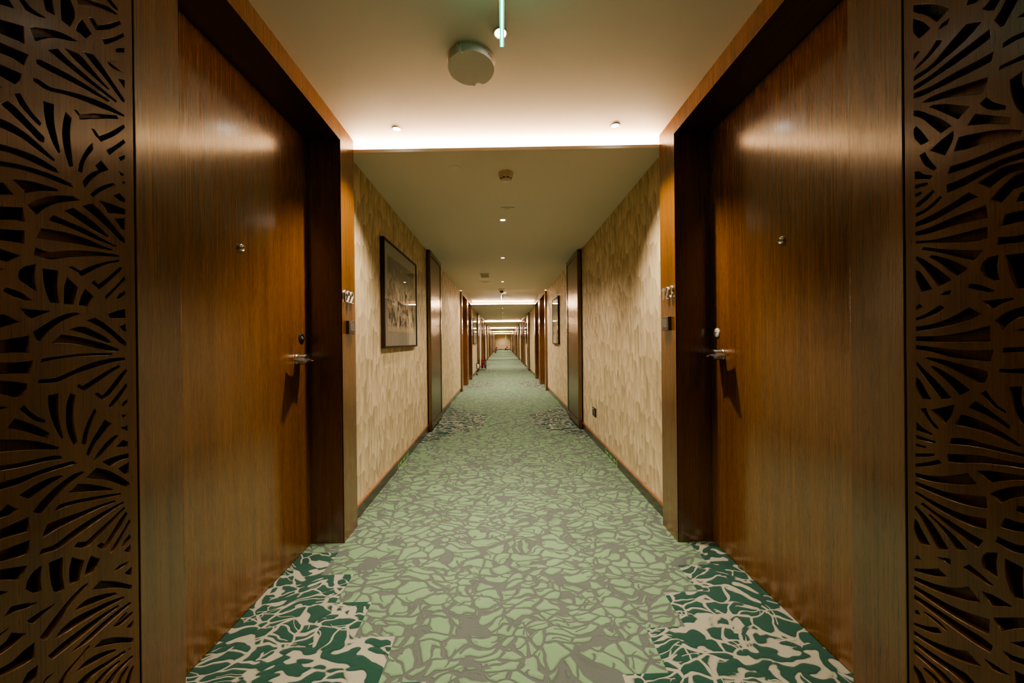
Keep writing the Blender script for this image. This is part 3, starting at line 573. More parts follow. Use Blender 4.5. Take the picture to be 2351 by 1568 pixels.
def carved_mesh(name, cuts, y0, y1, z0, z1):
    m = .006
    polys = []
    for P in cuts:
        Q = [(min(max(a, y0+m), y1-m), min(max(b, z0+m), z1-m)) for a, b in P]
        if max(a for a, b in Q)-min(a for a, b in Q) < .003: continue
        polys.append(Q)
    bb = lambda Q: (min(a for a, b in Q), max(a for a, b in Q), min(b for a, b in Q), max(b for a, b in Q))
    zlo = min(bb(Q)[2] for Q in polys); zhi = max(bb(Q)[3] for Q in polys)
    base = list(polys); boxes_ = [bb(Q) for Q in polys]
    for sh in (1.14, -1.14, 1.0, -1.0):      # carry the motif on to head and foot of the screen
        for Q in base:
            R = [(a, b+sh) for a, b in Q]; b4 = bb(R)
            if b4[3] > z1-.02 or b4[2] < z0+.03: continue
            if any(b4[0] < c[1]+.004 and b4[1] > c[0]-.004 and b4[2] < c[3]+.004 and b4[3] > c[2]-.004 for c in boxes_): continue
            polys.append(R); boxes_.append(b4)
    cu = bpy.data.curves.new(name, 'CURVE'); cu.dimensions = '2D'; cu.fill_mode = 'BOTH'
    cu.extrude = .0085; cu.bevel_depth = .0009; cu.bevel_resolution = 1; cu.offset = -.0009
    def add(P):
        sp = cu.splines.new('POLY'); sp.points.add(len(P)-1)
        for pt, (a, b) in zip(sp.points, P): pt.co = (a, b, 0, 1)
        sp.use_cyclic_u = True
    add([(y0, z0), (y1, z0), (y1, z1), (y0, z1)])
    for Q in polys: add(soften(Q))
    tmp = bpy.data.objects.new('tmp', cu); COL.objects.link(tmp)
    dg = bpy.context.evaluated_depsgraph_get(); dg.update()
    me = bpy.data.meshes.new_from_object(tmp.evaluated_get(dg))
    bpy.data.objects.remove(tmp); bpy.data.curves.remove(cu)
    return me

def carved_screen(s, me, y0, y1, z1, label, dy=0, sx=1):
    xf = XF[s]
    e = empty('carved_screen', (xf, (y0+y1)/2+dy, 0)); tag(e, label, 'carved panel')
    e.location = (xf, dy, 0)
    o = bpy.data.objects.new('fretwork', me); COL.objects.link(o); o.parent = e
    obj('backing_board', boxes((s*.0215, s*.042, y0, y1, .0, z1)), M['wood_back'], None).parent = e
    return e

cutL, cutR = parse(CUT_L), parse(CUT_R)
SCREEN = {}
for s, cuts in ((-1, cutL), (1, cutR)):
    y1 = A1[s]['zg']-.004; y0 = y1-.30
    me = carved_mesh('fretwork', cuts, y0, y1, .004, ZC1-.002)
    me.transform(Matrix(((0, 0, 1, s*.0095), (1, 0, 0, 0), (0, 1, 0, 0), (0, 0, 0, 1))))
    me.materials.clear(); me.materials.append(M['wood_carved'])
    bm = bmesh.new(); bm.from_mesh(me); bmesh.ops.recalc_face_normals(bm, faces=bm.faces[:]); bm.to_mesh(me); bm.free()
    SCREEN[s] = (me, y0, y1)
    carved_screen(s, me, y0, y1, ZC1-.002, 'tall wooden screen carved with fan-shaped slits at the %s edge of the view' % SIDE[s])
    # dark strip as painted groove shade by the screen, plain timber behind the viewpoint
    o = obj('trim_%d' % (1 if s < 0 else 2), boxes((XF[s]+s*.012, XF[s]+s*.05, y1, y1+.004, 0, ZC1)), M['gap'])
    tag(o, 'thin dark groove between carved screen and %s door surround' % SIDE[s], 'groove', kind='structure')
    o = obj('wall_%s' % SIDE[s], boxes((XF[s], XF[s]+s*.2, -1.6, y0, 0, ZC1)), M['wood'])
    tag(o, 'plain veneered wall beside the carved screen, %s side' % SIDE[s], 'wall', kind='structure')
    o = obj('wall_%s' % SIDE[s], boxes((XF[s]+s*.0425, XF[s]+s*.2, y0+.0005, y1+.0035, 0, ZC1)), M['wood_back'])
    tag(o, 'solid wall backing the carved screen, %s side' % SIDE[s], 'wall', kind='structure')

# ------------------------------------------------------------------ the two near doors
for s in (-1, 1):
    a = A1[s]
    d = door(s, a['zg'], a['zn'], a['zi'], a['ze'], HO1, ZC1, 'tall brown veneered door nearest on the %s, with chrome peephole and lever handle' % SIDE[s])
    if s < 0:
        peephole(s, XD[s], 1.529, 1.557, d); lock(s, XD[s], 1.975, 1.178, d, True); handle(s, XD[s], 1.936, 1.062, d)
    else:
        peephole(s, XD[s], 1.452, 1.561, d); lock(s, XD[s], 1.911, 1.1825, d, False); handle(s, XD[s], 1.868, 1.064, d)

# farther bays
def far_screen(s, i, y0, y1, z1):
    me, a, b = SCREEN[s]
    e = empty('carved_screen', (XF[s], 0, 0))
    tag(e, 'narrow carved wooden screen between doors of the %s doorway bay, %s wall' % (ORD[i], SIDE[s]), 'carved panel', 'carved screens farther down the corridor')
    o = bpy.data.objects.new('fretwork', me); COL.objects.link(o); o.parent = e
    sy = (y1-y0)/(b-a); sz = z1/ZC1
    e.location = (XF[s], y0-a*sy, 0)
    o.scale = (1, sy, sz)
    k = obj('backing_board', boxes((s*.0215, s*.042, a*sy, b*sy, 0, z1)), M['wood_back']); k.parent = e

for i, b in enumerate(BAYS):
    if i == 0: continue
    y = b['y']
    for s in (-1, 1):
        m = (y[2]+.04, y[3]-.04)
        d1 = door(s, y[0], y[1], y[2], m[0], b['ho'], b['zc'], 'near door of the %s doorway bay on the %s' % (ORD[i], SIDE[s]))
        d2 = door(s, m[1], y[3], y[4], y[5], b['ho'], b['zc'], 'far door of the %s doorway bay on the %s' % (ORD[i], SIDE[s]))
        if i == 1:
            handle(s, XD[s], y[2]-.1, 1.06, d1); handle(s, XD[s], y[4]-.1, 1.06, d2)
        if i <= 3: far_screen(s, i, m[0]+.002, m[1]-.002, b['zc'])
        else:
            tag(obj('wall_%s' % SIDE[s], boxes((XF[s], XD[s], m[0], m[1], 0, b['zc'])), M['wood']), 'veneered pier between doors of the %s bay, %s side' % (ORD[i], SIDE[s]), 'wall', kind='structure')
# ------------------------------------------------------------------ room numbers and bell panels
def digit_paths(ch):
    if ch == '1': return [[(.02, .78), (.16, .90), (.30, 1.0), (.30, .75), (.30, .5), (.30, .25), (.30, 0)]]
    if ch == '2':
        arc = [(.30+.28*math.cos(t), .71+.28*math.sin(t)) for t in [math.radians(a) for a in range(172, -41, -18)]]
        return [arc+[(.28, .25), (.06, 0), (.20, 0), (.40, 0), (.58, 0)]]
    arc1 = [(.28+.25*math.cos(t), .745+.25*math.sin(t)) for t in [math.radians(a) for a in range(165, -91, -20)]]
    arc2 = [(.28+.28*math.cos(t), .27+.27*math.sin(t)) for t in [math.radians(a) for a in range(80, -166, -20)]]
    return [arc1+arc2]

def room_number(s, text, ys, zs, label):
    e = empty('room_number', (XF[s], sum(ys)/len(ys), zs)); tag(e, label, 'room number')
    h = .066; dirn = -s           # reading direction runs along +y on the left wall, -y on the right
    for ch, y in zip(text, ys):
        bm = bmesh.new(); w = .0031; xa, xb = XF[s]-s*.005, XF[s]-s*.014
        for path in digit_paths(ch):
            P = [Vector((y+dirn*(u-.28)*h*.80, zs+(v-.5)*h)) for u, v in path]
            rows = []
            for k, q in enumerate(P):
                t = (P[min(k+1, len(P)-1)]-P[max(k-1, 0)]).normalized(); nn = Vector((-t.y, t.x))*w
                q0 = q - t*w if k == 0 else (q + t*w if k == len(P)-1 else q)
                rows.append([bm.verts.new((xx, (q0+nn*g).x, (q0+nn*g).y)) for xx, g in ((xa, -1), (xb, -.7), (xb, .7), (xa, 1))])
            for A, C in zip(rows, rows[1:]):
                for m in range(4): bm.faces.new((A[m], A[(m+1) % 4], C[(m+1) % 4], C[m]))
            bm.faces.new(rows[0]); bm.faces.new(rows[-1][::-1])
            for q in (P[1], P[-2]): lathe(bm, [(.002, 0), (.002, .008)], (XF[s], q.x, q.y), (-s, 0, 0), 8)
        obj('digit', bm, M['silver'], e)

room_number(-1, '122', (2.066, 2.113, 2.160), 1.421, 'chrome room number 122 on the left door surround')
room_number(1, '123', (2.100, 2.053, 2.002), 1.423, 'chrome room number 123 on the right door surround')

def bell(s, y0, y1, z0, z1, label):
    xf = XF[s]; d = -s
    e = empty('doorbell_panel', (xf, (y0+y1)/2, z0)); tag(e, label, 'doorbell')
    obj('housing', boxes((xf, xf+d*.020, y0, y1, z0, z1)), M['darkbox'], e, bevel=.003)
    obj('touch_pane', boxes((xf+d*.020, xf+d*.0212, y0+.012, y1-.010, z0+.018, z1-.014)), M['touch'], e, bevel=.0004)
    bm = bmesh.new()
    for a, b in ((.42, .24), (.62, .24), (.52, .32)):
        box(bm, xf+d*.0212, xf+d*.0214, y0+(y1-y0)*a, y0+(y1-y0)*a+.004, z0+(z1-z0)*b, z0+(z1-z0)*b+.002)
    obj('indicator_mark', bm, M['white'], e)
bell(-1, 2.100, 2.176, 1.202, 1.281, 'small dark bronze doorbell panel on the left door surround, beneath chrome digits')
bell(1, 2.026, 2.102, 1.201, 1.284, 'small dark bronze doorbell panel on the right door surround, beneath chrome digits')

# ------------------------------------------------------------------ riser cupboards
def cupboard(s, y0, y1, z1, label):
    xf, xw = XF[s], XW[s]; d = -s
    e = empty('riser_cupboard', (xw, (y0+y1)/2, 0)); tag(e, label, 'cupboard', 'full height riser cupboards')
    t = .02
    bm = boxes((xw, xf-d*.004, y0, y0+t, .03, z1), (xw, xf-d*.004, y1-t, y1, .03, z1), (xw, xf-d*.004, y0, y1, z1-t, z1), (xw, xw-s*.012, y0, y1, .03, z1))
    obj('carcass', bm, M['wood'], e)
    obj('plinth', boxes((xw, xf-d*.012, y0+.006, y1-.006, 0, .03)), M['wood_dark'], e)
    w = .055
    bm = boxes((xf-d*.004, xf+d*.012, y0, y0+w, .03, z1), (xf-d*.004, xf+d*.012, y1-w, y1, .03, z1),
               (xf-d*.004, xf+d*.012, y0+w, y1-w, .03, .03+w+.03), (xf-d*.004, xf+d*.012, y0+w, y1-w, z1-w, z1))
    obj('door_frame', bm, M['bronze'], e, bevel=.0012)
    o = obj('door_panel', boxes((xf-d*.004, xf+d*.006, y0+w+.004, y1-w-.004, .03+w+.034, z1-w-.004)), M['bronze'], e, bevel=.001)
for i, (a, b, z1) in enumerate(((4.52, 5.30, 2.312), (13.35, 14.1, 2.208), (21.5, 22.25, 2.145), (29.4, 30.2, 2.095))):
    for s in (-1, 1):
        cupboard(s, a, b, z1, 'bronze metal fronted full height cupboard, %s on the %s wall' % (ORD[i], SIDE[s]))

# ------------------------------------------------------------------ pictures
def picture(s, y0, y1, z0, z1, seed, label):
    xw = XW[s]; d = -s; xo = xw+d*.034
    cy, cz = (y0+y1)/2, (z0+z1)/2
    e = empty('framed_picture', (xw, cy, cz)); tag(e, label, 'picture')
    w = .018
    bm = boxes((xw+d*.002, xo, y0, y0+w, z0, z1), (xw+d*.002, xo, y1-w, y1, z0, z1), (xw+d*.002, xo, y0+w, y1-w, z0, z0+w), (xw+d*.002, xo, y0+w, y1-w, z1-w, z1))
    obj('frame', bm, M['frame_dark'], e, bevel=.0015)
    hw, hh = (y1-y0)/2-w, (z1-z0)/2-w
    o = obj('print', boxes((-.002, .002, -hw, hw, -hh, hh)), artwork(seed), e, loc=(xw+d*.022, cy, cz))
    o['label'] = 'sepia print of trees and masonry in a grey mount'
    bm = bmesh.new()
    vs = [bm.verts.new((xw+d*.029, yy, zz)) for yy, zz in ((y0+w, z0+w), (y1-w, z0+w), (y1-w, z1-w), (y0+w, z1-w))]
    fc = bm.faces.new(vs if s < 0 else vs[::-1])
    g = obj('glass_pane', bm, M['glass'], e)
    if (g.data.polygons[0].normal.x > 0) != (s < 0): g.data.flip_normals()
picture(-1, 2.815, 3.87, 1.101, 1.99, 1, 'large dark-framed sepia picture on the left wall before the bronze cupboard')
picture(1, 6.30, 7.0, 1.079, 1.955, 2, 'dark-framed picture on the right wall beyond the nearest bronze cupboard')
picture(-1, 11.3, 12.7, 1.06, 1.90, 3, 'framed picture on the left wall beyond the second nearest doorway bay')
picture(1, 14.95, 15.65, 1.03, 1.91, 4, 'framed picture on the right wall just before the third doorway bay')
picture(1, 37.6, 38.6, 1.0, 1.8, 5, 'dark framed picture on the right wall near the far end')

# ------------------------------------------------------------------ ceiling fittings
def downlight(x, y, z, power, label, ang=118, r=.028, blend=1.0, grp='recessed ceiling downlights'):
    e = empty('downlight', (x, y, z)); tag(e, label, 'ceiling light', grp)
    bm = lathe(bmesh.new(), [(r*.86, .004), (r*.86, -.001), (r*1.0, -.004), (r*1.14, -.004), (r*1.2, 0)], (x, y, z), (0, 0, 1), 32)
    obj('trim_ring', bm, M['warmwhite'], e, smooth=True)
    bm = lathe(bmesh.new(), [(0, -.0022), (r*.7, -.0020), (r*.86, -.0005)], (x, y, z), (0, 0, 1), 32)
    obj('lamp', bm, M['lamp'], e)
    li = bpy.data.lights.new('spot_beam', 'SPOT'); li.energy = power; li.color = (1, .89, .74); li.spot_size = math.radians(ang); li.spot_blend = blend
    li.shadow_soft_size = r*.7
    o = bpy.data.objects.new('spot_beam', li); COL.objects.link(o); o.location = (x, y, z-.012)

P0 = POWER
downlight(.005, 1.448, ZC1, P0*1.1, 'round recessed downlight crossed by the green strip', r=.026, ang=78)
downlight(-.612, 2.107, ZC1, P0*1.15, 'recessed downlight near the glowing cove, left one of the pair in the nearest bay', r=.024, ang=98)
downlight(.675, 2.061, ZC1, P0*1.15, 'recessed downlight near the glowing cove, right one of the pair in the nearest bay', r=.024, ang=98)
downlight(-.60, -.45, ZC1, P0*.2, 'recessed downlight behind the viewpoint, left', r=.024)
downlight(.66, -.45, ZC1, P0*.2, 'recessed downlight behind the viewpoint, right', r=.024)
names = ['first', 'second', 'third']
for i, ys in enumerate(((3.44, 4.966, 6.884), (11.87, 13.5, 15.1), (20.3, 21.9, 23.2), (28.7, 30.2, 31.6), (37.6, 39.4), (45.0,))):
    for j, y in enumerate(ys):
        downlight(.015, y, SZ(i, y), P0*.8, ang=(126, 145, 160)[j] if i == 0 else 140, r=.028 if i == 0 else .020, label='small recessed downlight, %s one along the %s soffit' % (names[j], ORD[i]))
for i, b in enumerate(BAYS[1:], 1):
    y = b['y']
    for s, x in ((-1, -.60), (1, .66)):
        for q, w in ((y[0]+.18, 'near'), (y[5]-.18, 'far')):
            downlight(x, q, b['zc'], P0, 'small downlight in the %s doorway bay ceiling, %s %s corner' % (ORD[i], w, SIDE[s]), r=.022)
    downlight(.01, (y[0]+y[5])/2-.3, b['zc'], P0, 'small downlight in the middle of the %s doorway bay ceiling' % ORD[i], r=.022)

def access_point(x, y, z, label):
    e = empty('wireless_access_point', (x, y, z)); tag(e, label, 'ceiling device')
    R = .104
    bm = lathe(bmesh.new(), [(0, 0), (R+.004, 0), (R+.004, -.003), (R+.0005, -.004)], (x, y, z), (0, 0, 1), 64)
    obj('mount_ring', bm, M['warmwhite'], e, smooth=True)
    # drum with a half-round notch at its far rim
    bm = bmesh.new(); top = []; bot = []
    phi = math.radians(74); rn = .0165; half = 2*math.asin(rn/2/R); prof = []
    n0 = 96
    for i in range(n0+1):
        t = phi+half+(2*math.pi-2*half)*i/n0
        prof.append((R*math.cos(t), R*math.sin(t)))
    nx, ny = R*math.cos(phi), R*math.sin(phi)
    a0 = math.atan2(prof[-1][1]-ny, prof[-1][0]-nx); a1 = math.atan2(prof[0][1]-ny, prof[0][0]-nx)
    mid = phi+math.pi
    def near(v, ref):
        while v-ref > math.pi: v -= 2*math.pi
        while v-ref < -math.pi: v += 2*math.pi
        return v
    a0, a1 = near(a0, mid), near(a1, mid)
    for i in range(1, 16):
        t = a0+(a1-a0)*i/16; prof.append((nx+rn*math.cos(t), ny+rn*math.sin(t)))
    n = len(prof)
    for px, py in prof:
        top.append(bm.verts.new((x+px, y+py, z-.003))); bot.append(bm.verts.new((x+px*.995, y+py*.995, z-.036)))
    bm.faces.new(top); bm.faces.new(bot[::-1])
    for i in range(n):
        j = (i+1) % n; bm.faces.new((top[i], top[j], bot[j], bot[i]))
    obj('drum', bm, M['white'], e, smooth=True)
    bm = lathe(bmesh.new(), [(0, -.0430), (.0150, -.0430), (.0155, -.004), (0, -.004)], (x-.042, y-.088, z), (0, 0, 1), 28)
    o = obj('screw_boss', bm, M['white'], e)
    bm = lathe(bmesh.new(), [(0, 0), (.0022, 0), (.0022, .001), (0, .001)], (x-.042, y-.1036, z-.010), (0, -1, 0), 12)
    obj('screw', bm, M['slot'], o)
    bm = bmesh.new()
    for k in range(8):
        a = math.radians(-40+k*2.2); rr = R+.0004
        c = Vector((x+rr*math.cos(a), y+rr*math.sin(a), z-.018)); t = Vector((-math.sin(a), math.cos(a), 0))*.0009; u = Vector((math.cos(a), math.sin(a), 0))*.0002
        hh = .003 if k % 3 else .0045
        vs = [bm.verts.new(c+t*p+u+Vector((0, 0, q*hh))) for p, q in ((-1, -1), (1, -1), (1, 1), (-1, 1))]
        bm.faces.new(vs)
    obj('side_marking', bm, M['darkbox'], e)
    return e
access_point(-.128, 1.595, ZC1, 'round white notched wireless access point on the ceiling beside the green strip')
access_point(.10, 9.72, BAYS[1]['zc'], 'white wireless access point behind the detector in the second nearest bay')

def smoke_detector(x, y, z, label):
    e = empty('smoke_detector', (x, y, z)); tag(e, label, 'smoke detector')
    bm = lathe(bmesh.new(), [(0, 0), (.053, 0), (.053, -.003), (.051, -.016), (.049, -.018)], (x, y, z), (0, 0, 1), 48)
    obj('base', bm, M['warmwhite'], e, smooth=True)
    bm = lathe(bmesh.new(), [(.0485, -.0175), (.046, -.030), (.040, -.038), (.0375, -.046), (.033, -.050), (0, -.051)], (x, y, z), (0, 0, 1), 48)
    b = obj('sensor_body', bm, M['warmwhite'], e, smooth=True)
    bm = bmesh.new()
    for k in range(8):
        a0 = 2*math.pi*k/8+.10; a1 = a0+2*math.pi/8-.20; q = []
        for t in range(7):
            a = a0+(a1-a0)*t/6
            q.append((bm.verts.new((x+.0406*math.cos(a), y+.0406*math.sin(a), z-.0386)), bm.verts.new((x+.0388*math.cos(a), y+.0388*math.sin(a), z-.0445))))
        for A, B in zip(q, q[1:]): bm.faces.new((A[0], B[0], B[1], A[1]))
    obj('air_slot', bm, M['slot'], b)
    bm = lathe(bmesh.new(), [(0, -.0515), (.0016, -.0515), (.0016, -.0508)], (x+.004, y-.012, z), (0, 0, 1), 12)
    obj('indicator_light', bm, M['darkbox'], b)
smoke_detector(.036, 2.50, SZ(0, 2.50), 'cream cone-shaped smoke detector on the nearest soffit')
smoke_detector(.075, 8.88, BAYS[1]['zc'], 'cream smoke detector behind the dome camera in the second nearest bay')

def blank(x, y, z, r, label):
    bm = lathe(bmesh.new(), [(0, -.003), (r-.003, -.003), (r, -.0015), (r, .001)], (x, y, z), (0, 0, 1), 48)
    tag(obj('blanking_plate', bm, M['ceiling'], smooth=True), label, 'ceiling plate')
blank(-.314, 2.43, SZ(0, 2.43), .044, 'flat round ceiling-coloured plate left of the cream smoke detector')
blank(-.34, 10.1, BAYS[1]['zc'], .05, 'small round plate on the second nearest bay ceiling')

# folding sign slot
e = empty('ceiling_slot_plate', (.057, 3.12, SZ(0, 3.15))); tag(e, 'slim slotted ceiling plate just before the first soffit downlight', 'ceiling plate')
z = SZ(0, 3.15)
obj('slot', boxes((-.003, .118, 3.112, 3.124, z-.0012, z)), M['wood_dark'], e)
obj('cover_plate', boxes((.024, .089, 3.135, 3.20, z-.002, z)), M['ceiling'], e, bevel=.0008)
bm = bmesh.new()
for x in (.032, .081): lathe(bm, [(0, -.003), (.003, -.003), (.003, -.002)], (x, 3.165, z), (0, 0, 1), 12)
box(bm, .046, .066, 3.148, 3.154, z-.0024, z-.002)
obj('screw', bm, M['darkbox'], e)

# air grille with diagonal bars
def grille(x0, x1, y0, y1, z, label):
    e = empty('air_grille', ((x0+x1)/2, (y0+y1)/2, z)); tag(e, label, 'vent')
    obj('backing', boxes((x0+.012, x1-.012, y0+.012, y1-.012, z-.002, z)), M['slot'], e)
    w = .014
    obj('frame', boxes((x0, x1, y0, y0+w, z-.006, z), (x0, x1, y1-w, y1, z-.006, z), (x0, x0+w, y0+w, y1-w, z-.006, z), (x1-w, x1, y0+w, y1-w, z-.006, z)), M['ceiling'], e)
    bm = bmesh.new(); xa, xb, ya, yb = x0+w, x1-w, y0+w, y1-w
    nb = 9
    for k in range(nb):
        t = xa+(xb-xa)*(k+.5)/nb
        box(bm, t-.0022, t+.0022, ya, yb, z-.0055, z-.002)
    for k in range(14):
        t = ya+(yb-ya)*(k+.5)/14
        box(bm, xa, xb, t-.002, t+.002, z-.005, z-.0025)
    obj('bars', bm, M['ceiling'], e)
grille(-.385, -.215, 6.05, 6.45, SZ(0, 6.3), 'rectangular air grille on the nearest soffit')
grille(-.36, -.20, 14.6, 15.0, SZ(1, 14.8), 'small air grille on the second nearest soffit')

def speaker(x, y, z, label):
    e = empty('ceiling_speaker', (x, y, z)); tag(e, label, 'ceiling speaker')
    bm = lathe(bmesh.new(), [(.112, 0), (.112, -.004), (.10, -.008), (.088, -.008)], (x, y, z), (0, 0, 1), 40)
    obj('rim', bm, M['ceiling'], e, smooth=True)
    bm = lathe(bmesh.new(), [(0, -.022), (.045, -.022), (.050, -.018), (.052, -.010), (.09, -.009)], (x, y, z), (0, 0, 1), 40)
    obj('grille_disc', bm, M['ceiling'], e, smooth=True)
speaker(-.33, 6.88, SZ(0, 6.88), 'round stepped ceiling speaker behind the air grille')
speaker(-.12, 12.45, SZ(1, 12.45), 'round ceiling speaker on the second nearest soffit')

# dome camera
e = empty('dome_camera', (-.009, 7.80, SZ(0, 7.80))); tag(e, 'dark dome security camera at the edge of the nearest soffit', 'security camera')
z = SZ(0, 7.80); c = (-.009, 7.80, z)
obj('base', lathe(bmesh.new(), [(0, .001), (.068, .001), (.068, -.008), (.062, -.034), (.050, -.046), (.045, -.047)], c, (0, 0, 1), 40), M['ceiling'], e, smooth=True)
obj('dome', lathe(bmesh.new(), [(.045, -.046)]+[(.045*math.cos(t), -.047-.040*math.sin(t)) for t in (.3, .6, .9, 1.2, 1.4)]+[(0, -.0875)], c, (0, 0, 1), 40), M['black'], e, smooth=True)

# ------------------------------------------------------------------ hanging edge-lit signs (seen edge-on)
def edge_sign(x, y0, y1, z0, zc, label, core, halo, wd=.004):
    e = empty('hanging_sign', (x, (y0+y1)/2, zc)); tag(e, label, 'sign')
    obj('ceiling_bar', boxes((x-.014, x+.014, y0-.01, y1+.01, zc-.03, zc)), M['tube_grey'], e, bevel=.002)
    obj('sign_plate', boxes((x-.0035, x+.0035, y0+.004, y1-.004, z0+.004, zc-.03)), halo, e)
    bm = boxes((x-wd-.0005, x+wd-.0005, y0, y1, z0, z0+.004), (x-wd-.0005, x+wd-.0005, y1-.004, y1, z0+.004, zc-.03), (x-wd-.0005, x+wd-.0005, y0, y0+.004, z0+.004, zc-.03))
    o = obj('glowing_edge', bm, core, e)
    bm = boxes((x-.0026, x+.0014, y0+.002, y1-.002, z0-.0008, z0), (x-.0026, x+.0014, y0-.0008, y0, z0, zc-.03))
    obj('light_core', bm, M['white_core'], o)
edge_sign(.0095, .93, 1.262, 2.20, ZC1, 'glowing green edge-lit sign plate hanging end-on from the ceiling', M['green_core'], M['green_edge'], .0075)  # green band made wider than the plate to imitate its halo
edge_sign(-.019, 9.25, 9.6, 2.175, BAYS[1]['zc'], 'cool white edge-lit sign plate hanging end-on below the dome camera', M['blue_core'], M['glass'])

# green exit box far away
e = empty('exit_sign', (-.044, 38.0, 2.02)); tag(e, 'small glowing green exit sign hanging near the far end', 'exit sign')
obj('sign_box', boxes((-.195, .107, 38.0, 38.03, 1.945, 2.075)), M['tube_grey'], e)
obj('lit_face', boxes((-.187, .099, 37.996, 38.0, 1.953, 2.067)), M['exit_face'], e)
e = empty('wall_exit_light', (.42, END_Y, 1.8)); tag(e, 'small green emergency light high on the far end wall', 'emergency light')
obj('housing', boxes((.36, .48, END_Y-.03, END_Y, 1.77, 1.86)), M['tube_grey'], e)
obj('lit_face', boxes((.37, .47, END_Y-.034, END_Y-.03, 1.775, 1.85)), M['exit_face'], e)
li = bpy.data.lights.new('green_glow', 'SPOT'); li.energy = 6; li.color = (.1, 1, .55); li.spot_size = 1.0; li.spot_blend = 1; li.shadow_soft_size = .03
o = bpy.data.objects.new('green_glow', li); COL.objects.link(o); o.location = (.42, END_Y-.12, 1.75); o.rotation_euler = (math.radians(22), 0, 0)

# ------------------------------------------------------------------ low-level escape route signs on the baseboards
MAN = [[(.44, .74), (.52, .82), (.60, .74), (.52, .66)],                                  # head
       [(.30, .66), (.50, .64), (.58, .40), (.44, .34), (.38, .52), (.30, .56)],           # torso
       [(.58, .60), (.74, .50), (.72, .44), (.56, .50)], [(.34, .62), (.22, .48), (.16, .52), (.28, .68)],
       [(.44, .36), (.58, .40), (.70, .28), (.72, .12), (.64, .12), (.60, .24)], [(.38, .40), (.50, .34), (.38, .22), (.18, .20), (.18, .28), (.32, .30)]]
ARROW = [[(.80, .72), (.92, .60), (.80, .48), (.80, .56), (.68, .56), (.68, .64), (.80, .64)]]
def escape_sign(s, y0, y1, label):
    xw = XW[s]; d = -s; x = xw+d*.008
    e = empty('escape_route_sign', (xw, (y0+y1)/2, 0)); tag(e, label, 'sign', 'low-level escape route signs')
    z0, z1 = .002, .074
    obj('border_plate', boxes((x, x+d*.0020, y0, y1, z0, z1)), M['cream_glow'], e)
    w = (y1-y0-.012)/3
    for k in range(3):
        a = y0+.006+k*w+.003; b = a+w-.006
        p = obj('green_field', boxes((x+d*.002, x+d*.0026, a, b, z0+.007, z1-.007)), M['sign_green'], e)
        bm = bmesh.new()
        for P in MAN+ARROW:
            vs = []
            for u, v in P:
                yy = a+(b-a)*(1-u if s > 0 else u)
                vs.append(bm.verts.new((x+d*.0029, yy, z0+.007+(z1-z0-.014)*v)))
            bm.faces.new(vs)
        obj('running_figure', bm, M['cream_glow'], p)
for i, (a, b) in enumerate(((3.22, 3.55), (6.45, 6.8), (12.25, 12.6))):
    for s in (-1, 1):
        if i == 0 and s > 0: a, b = 3.16, 3.51
        escape_sign(s, a, b, 'green and cream running figure sign low on the %s baseboard, %s one' % (SIDE[s], ORD[i]))
e = empty('escape_route_sign', (0, END_Y-.01, 0)); tag(e, 'green sign low on the far end wall baseboard', 'sign')
obj('border_plate', boxes((-.10, .17, END_Y-.016, END_Y-.01, .005, .08)), M['cream_glow'], e)
obj('green_field', boxes((-.09, .16, END_Y-.018, END_Y-.016, .014, .07)), M['sign_green'], e)

# ------------------------------------------------------------------ wall outlet
x = XW[1]; e = empty('wall_outlet', (x, 3.95, .338)); tag(e, 'dark square wall outlet low on the right wallpaper', 'outlet')
obj('plate', boxes((x-.008, x, 3.882, 4.022, .294, .386)), M['black'], e, bevel=.002)
obj('socket_insert', boxes((x-.0105, x-.008, 3.905, 3.985, .304, .36)), M['darkbox'], e, bevel=.001)
obj('indicator_mark', boxes((x-.0088, x-.008, 3.965, 3.995, .366, .376)), M['white'], e)

# ------------------------------------------------------------------ extinguishers
def extinguisher(x, y, z, r, h, label, lab):
    e = empty('fire_extinguisher', (x, y, z)); tag(e, label, 'fire extinguisher')
    obj('cylinder', lathe(bmesh.new(), [(0, 0), (r*.9, 0), (r, .01), (r, h*.78), (r*.9, h*.84), (r*.55, h*.89), (r*.3, h*.91), (r*.3, h*.94), (0, h*.94)], (x, y, z), (0, 0, 1), 28), M['red'], e, smooth=True)
    obj('label_band', lathe(bmesh.new(), [(r*1.01, h*.30), (r*1.01, h*.62)], (x, y, z), (0, 0, 1), 28), lab, e, smooth=True)
    v = obj('valve', boxes((x-.012, x+.012, y-.012, y+.012, z+h*.94, z+h*.985), (x-.008, x+.030, y-.006, y+.006, z+h*.985, z+h)), M['black'], e)
    obj('carry_lever', boxes((x-.01, x+.030, y-.006, y+.006, z+h*1.02, z+h*1.05)), M['red'], v)
    obj('hose', tube(bmesh.new(), [(x-.012, y, z+h*.96), (x-.04, y-.01, z+h*.95), (x-r*1.15, y-.02, z+h*.8), (x-r*1.2, y-.02, z+h*.4), (x-r*1.1, y-.02, z+h*.25)], .007, 8), M['black'], e, smooth=True)
EX = 14.35
e = empty('extinguisher_stand', (-.77, EX, 0)); tag(e, 'grey tubular stand holding two red extinguishers by the left wall', 'stand')
bm = bmesh.new()
for x in (-.865, -.675):
    for y in (EX-.06, EX+.06): tube(bm, [(x, y, 0), (x, y, .33)], .008, 8)
obj('leg', bm, M['tube_grey'], e, smooth=True)
bm = bmesh.new()
for z in (.31, .06):
    tube(bm, [(-.865, EX-.06, z), (-.675, EX-.06, z), (-.675, EX+.06, z), (-.865, EX+.06, z), (-.865, EX-.06, z)], .007, 8)
obj('rail', bm, M['tube_grey'], e, smooth=True)
obj('shelf', boxes((-.87, -.67, EX-.065, EX+.065, .048, .058)), M['tube_grey'], e)
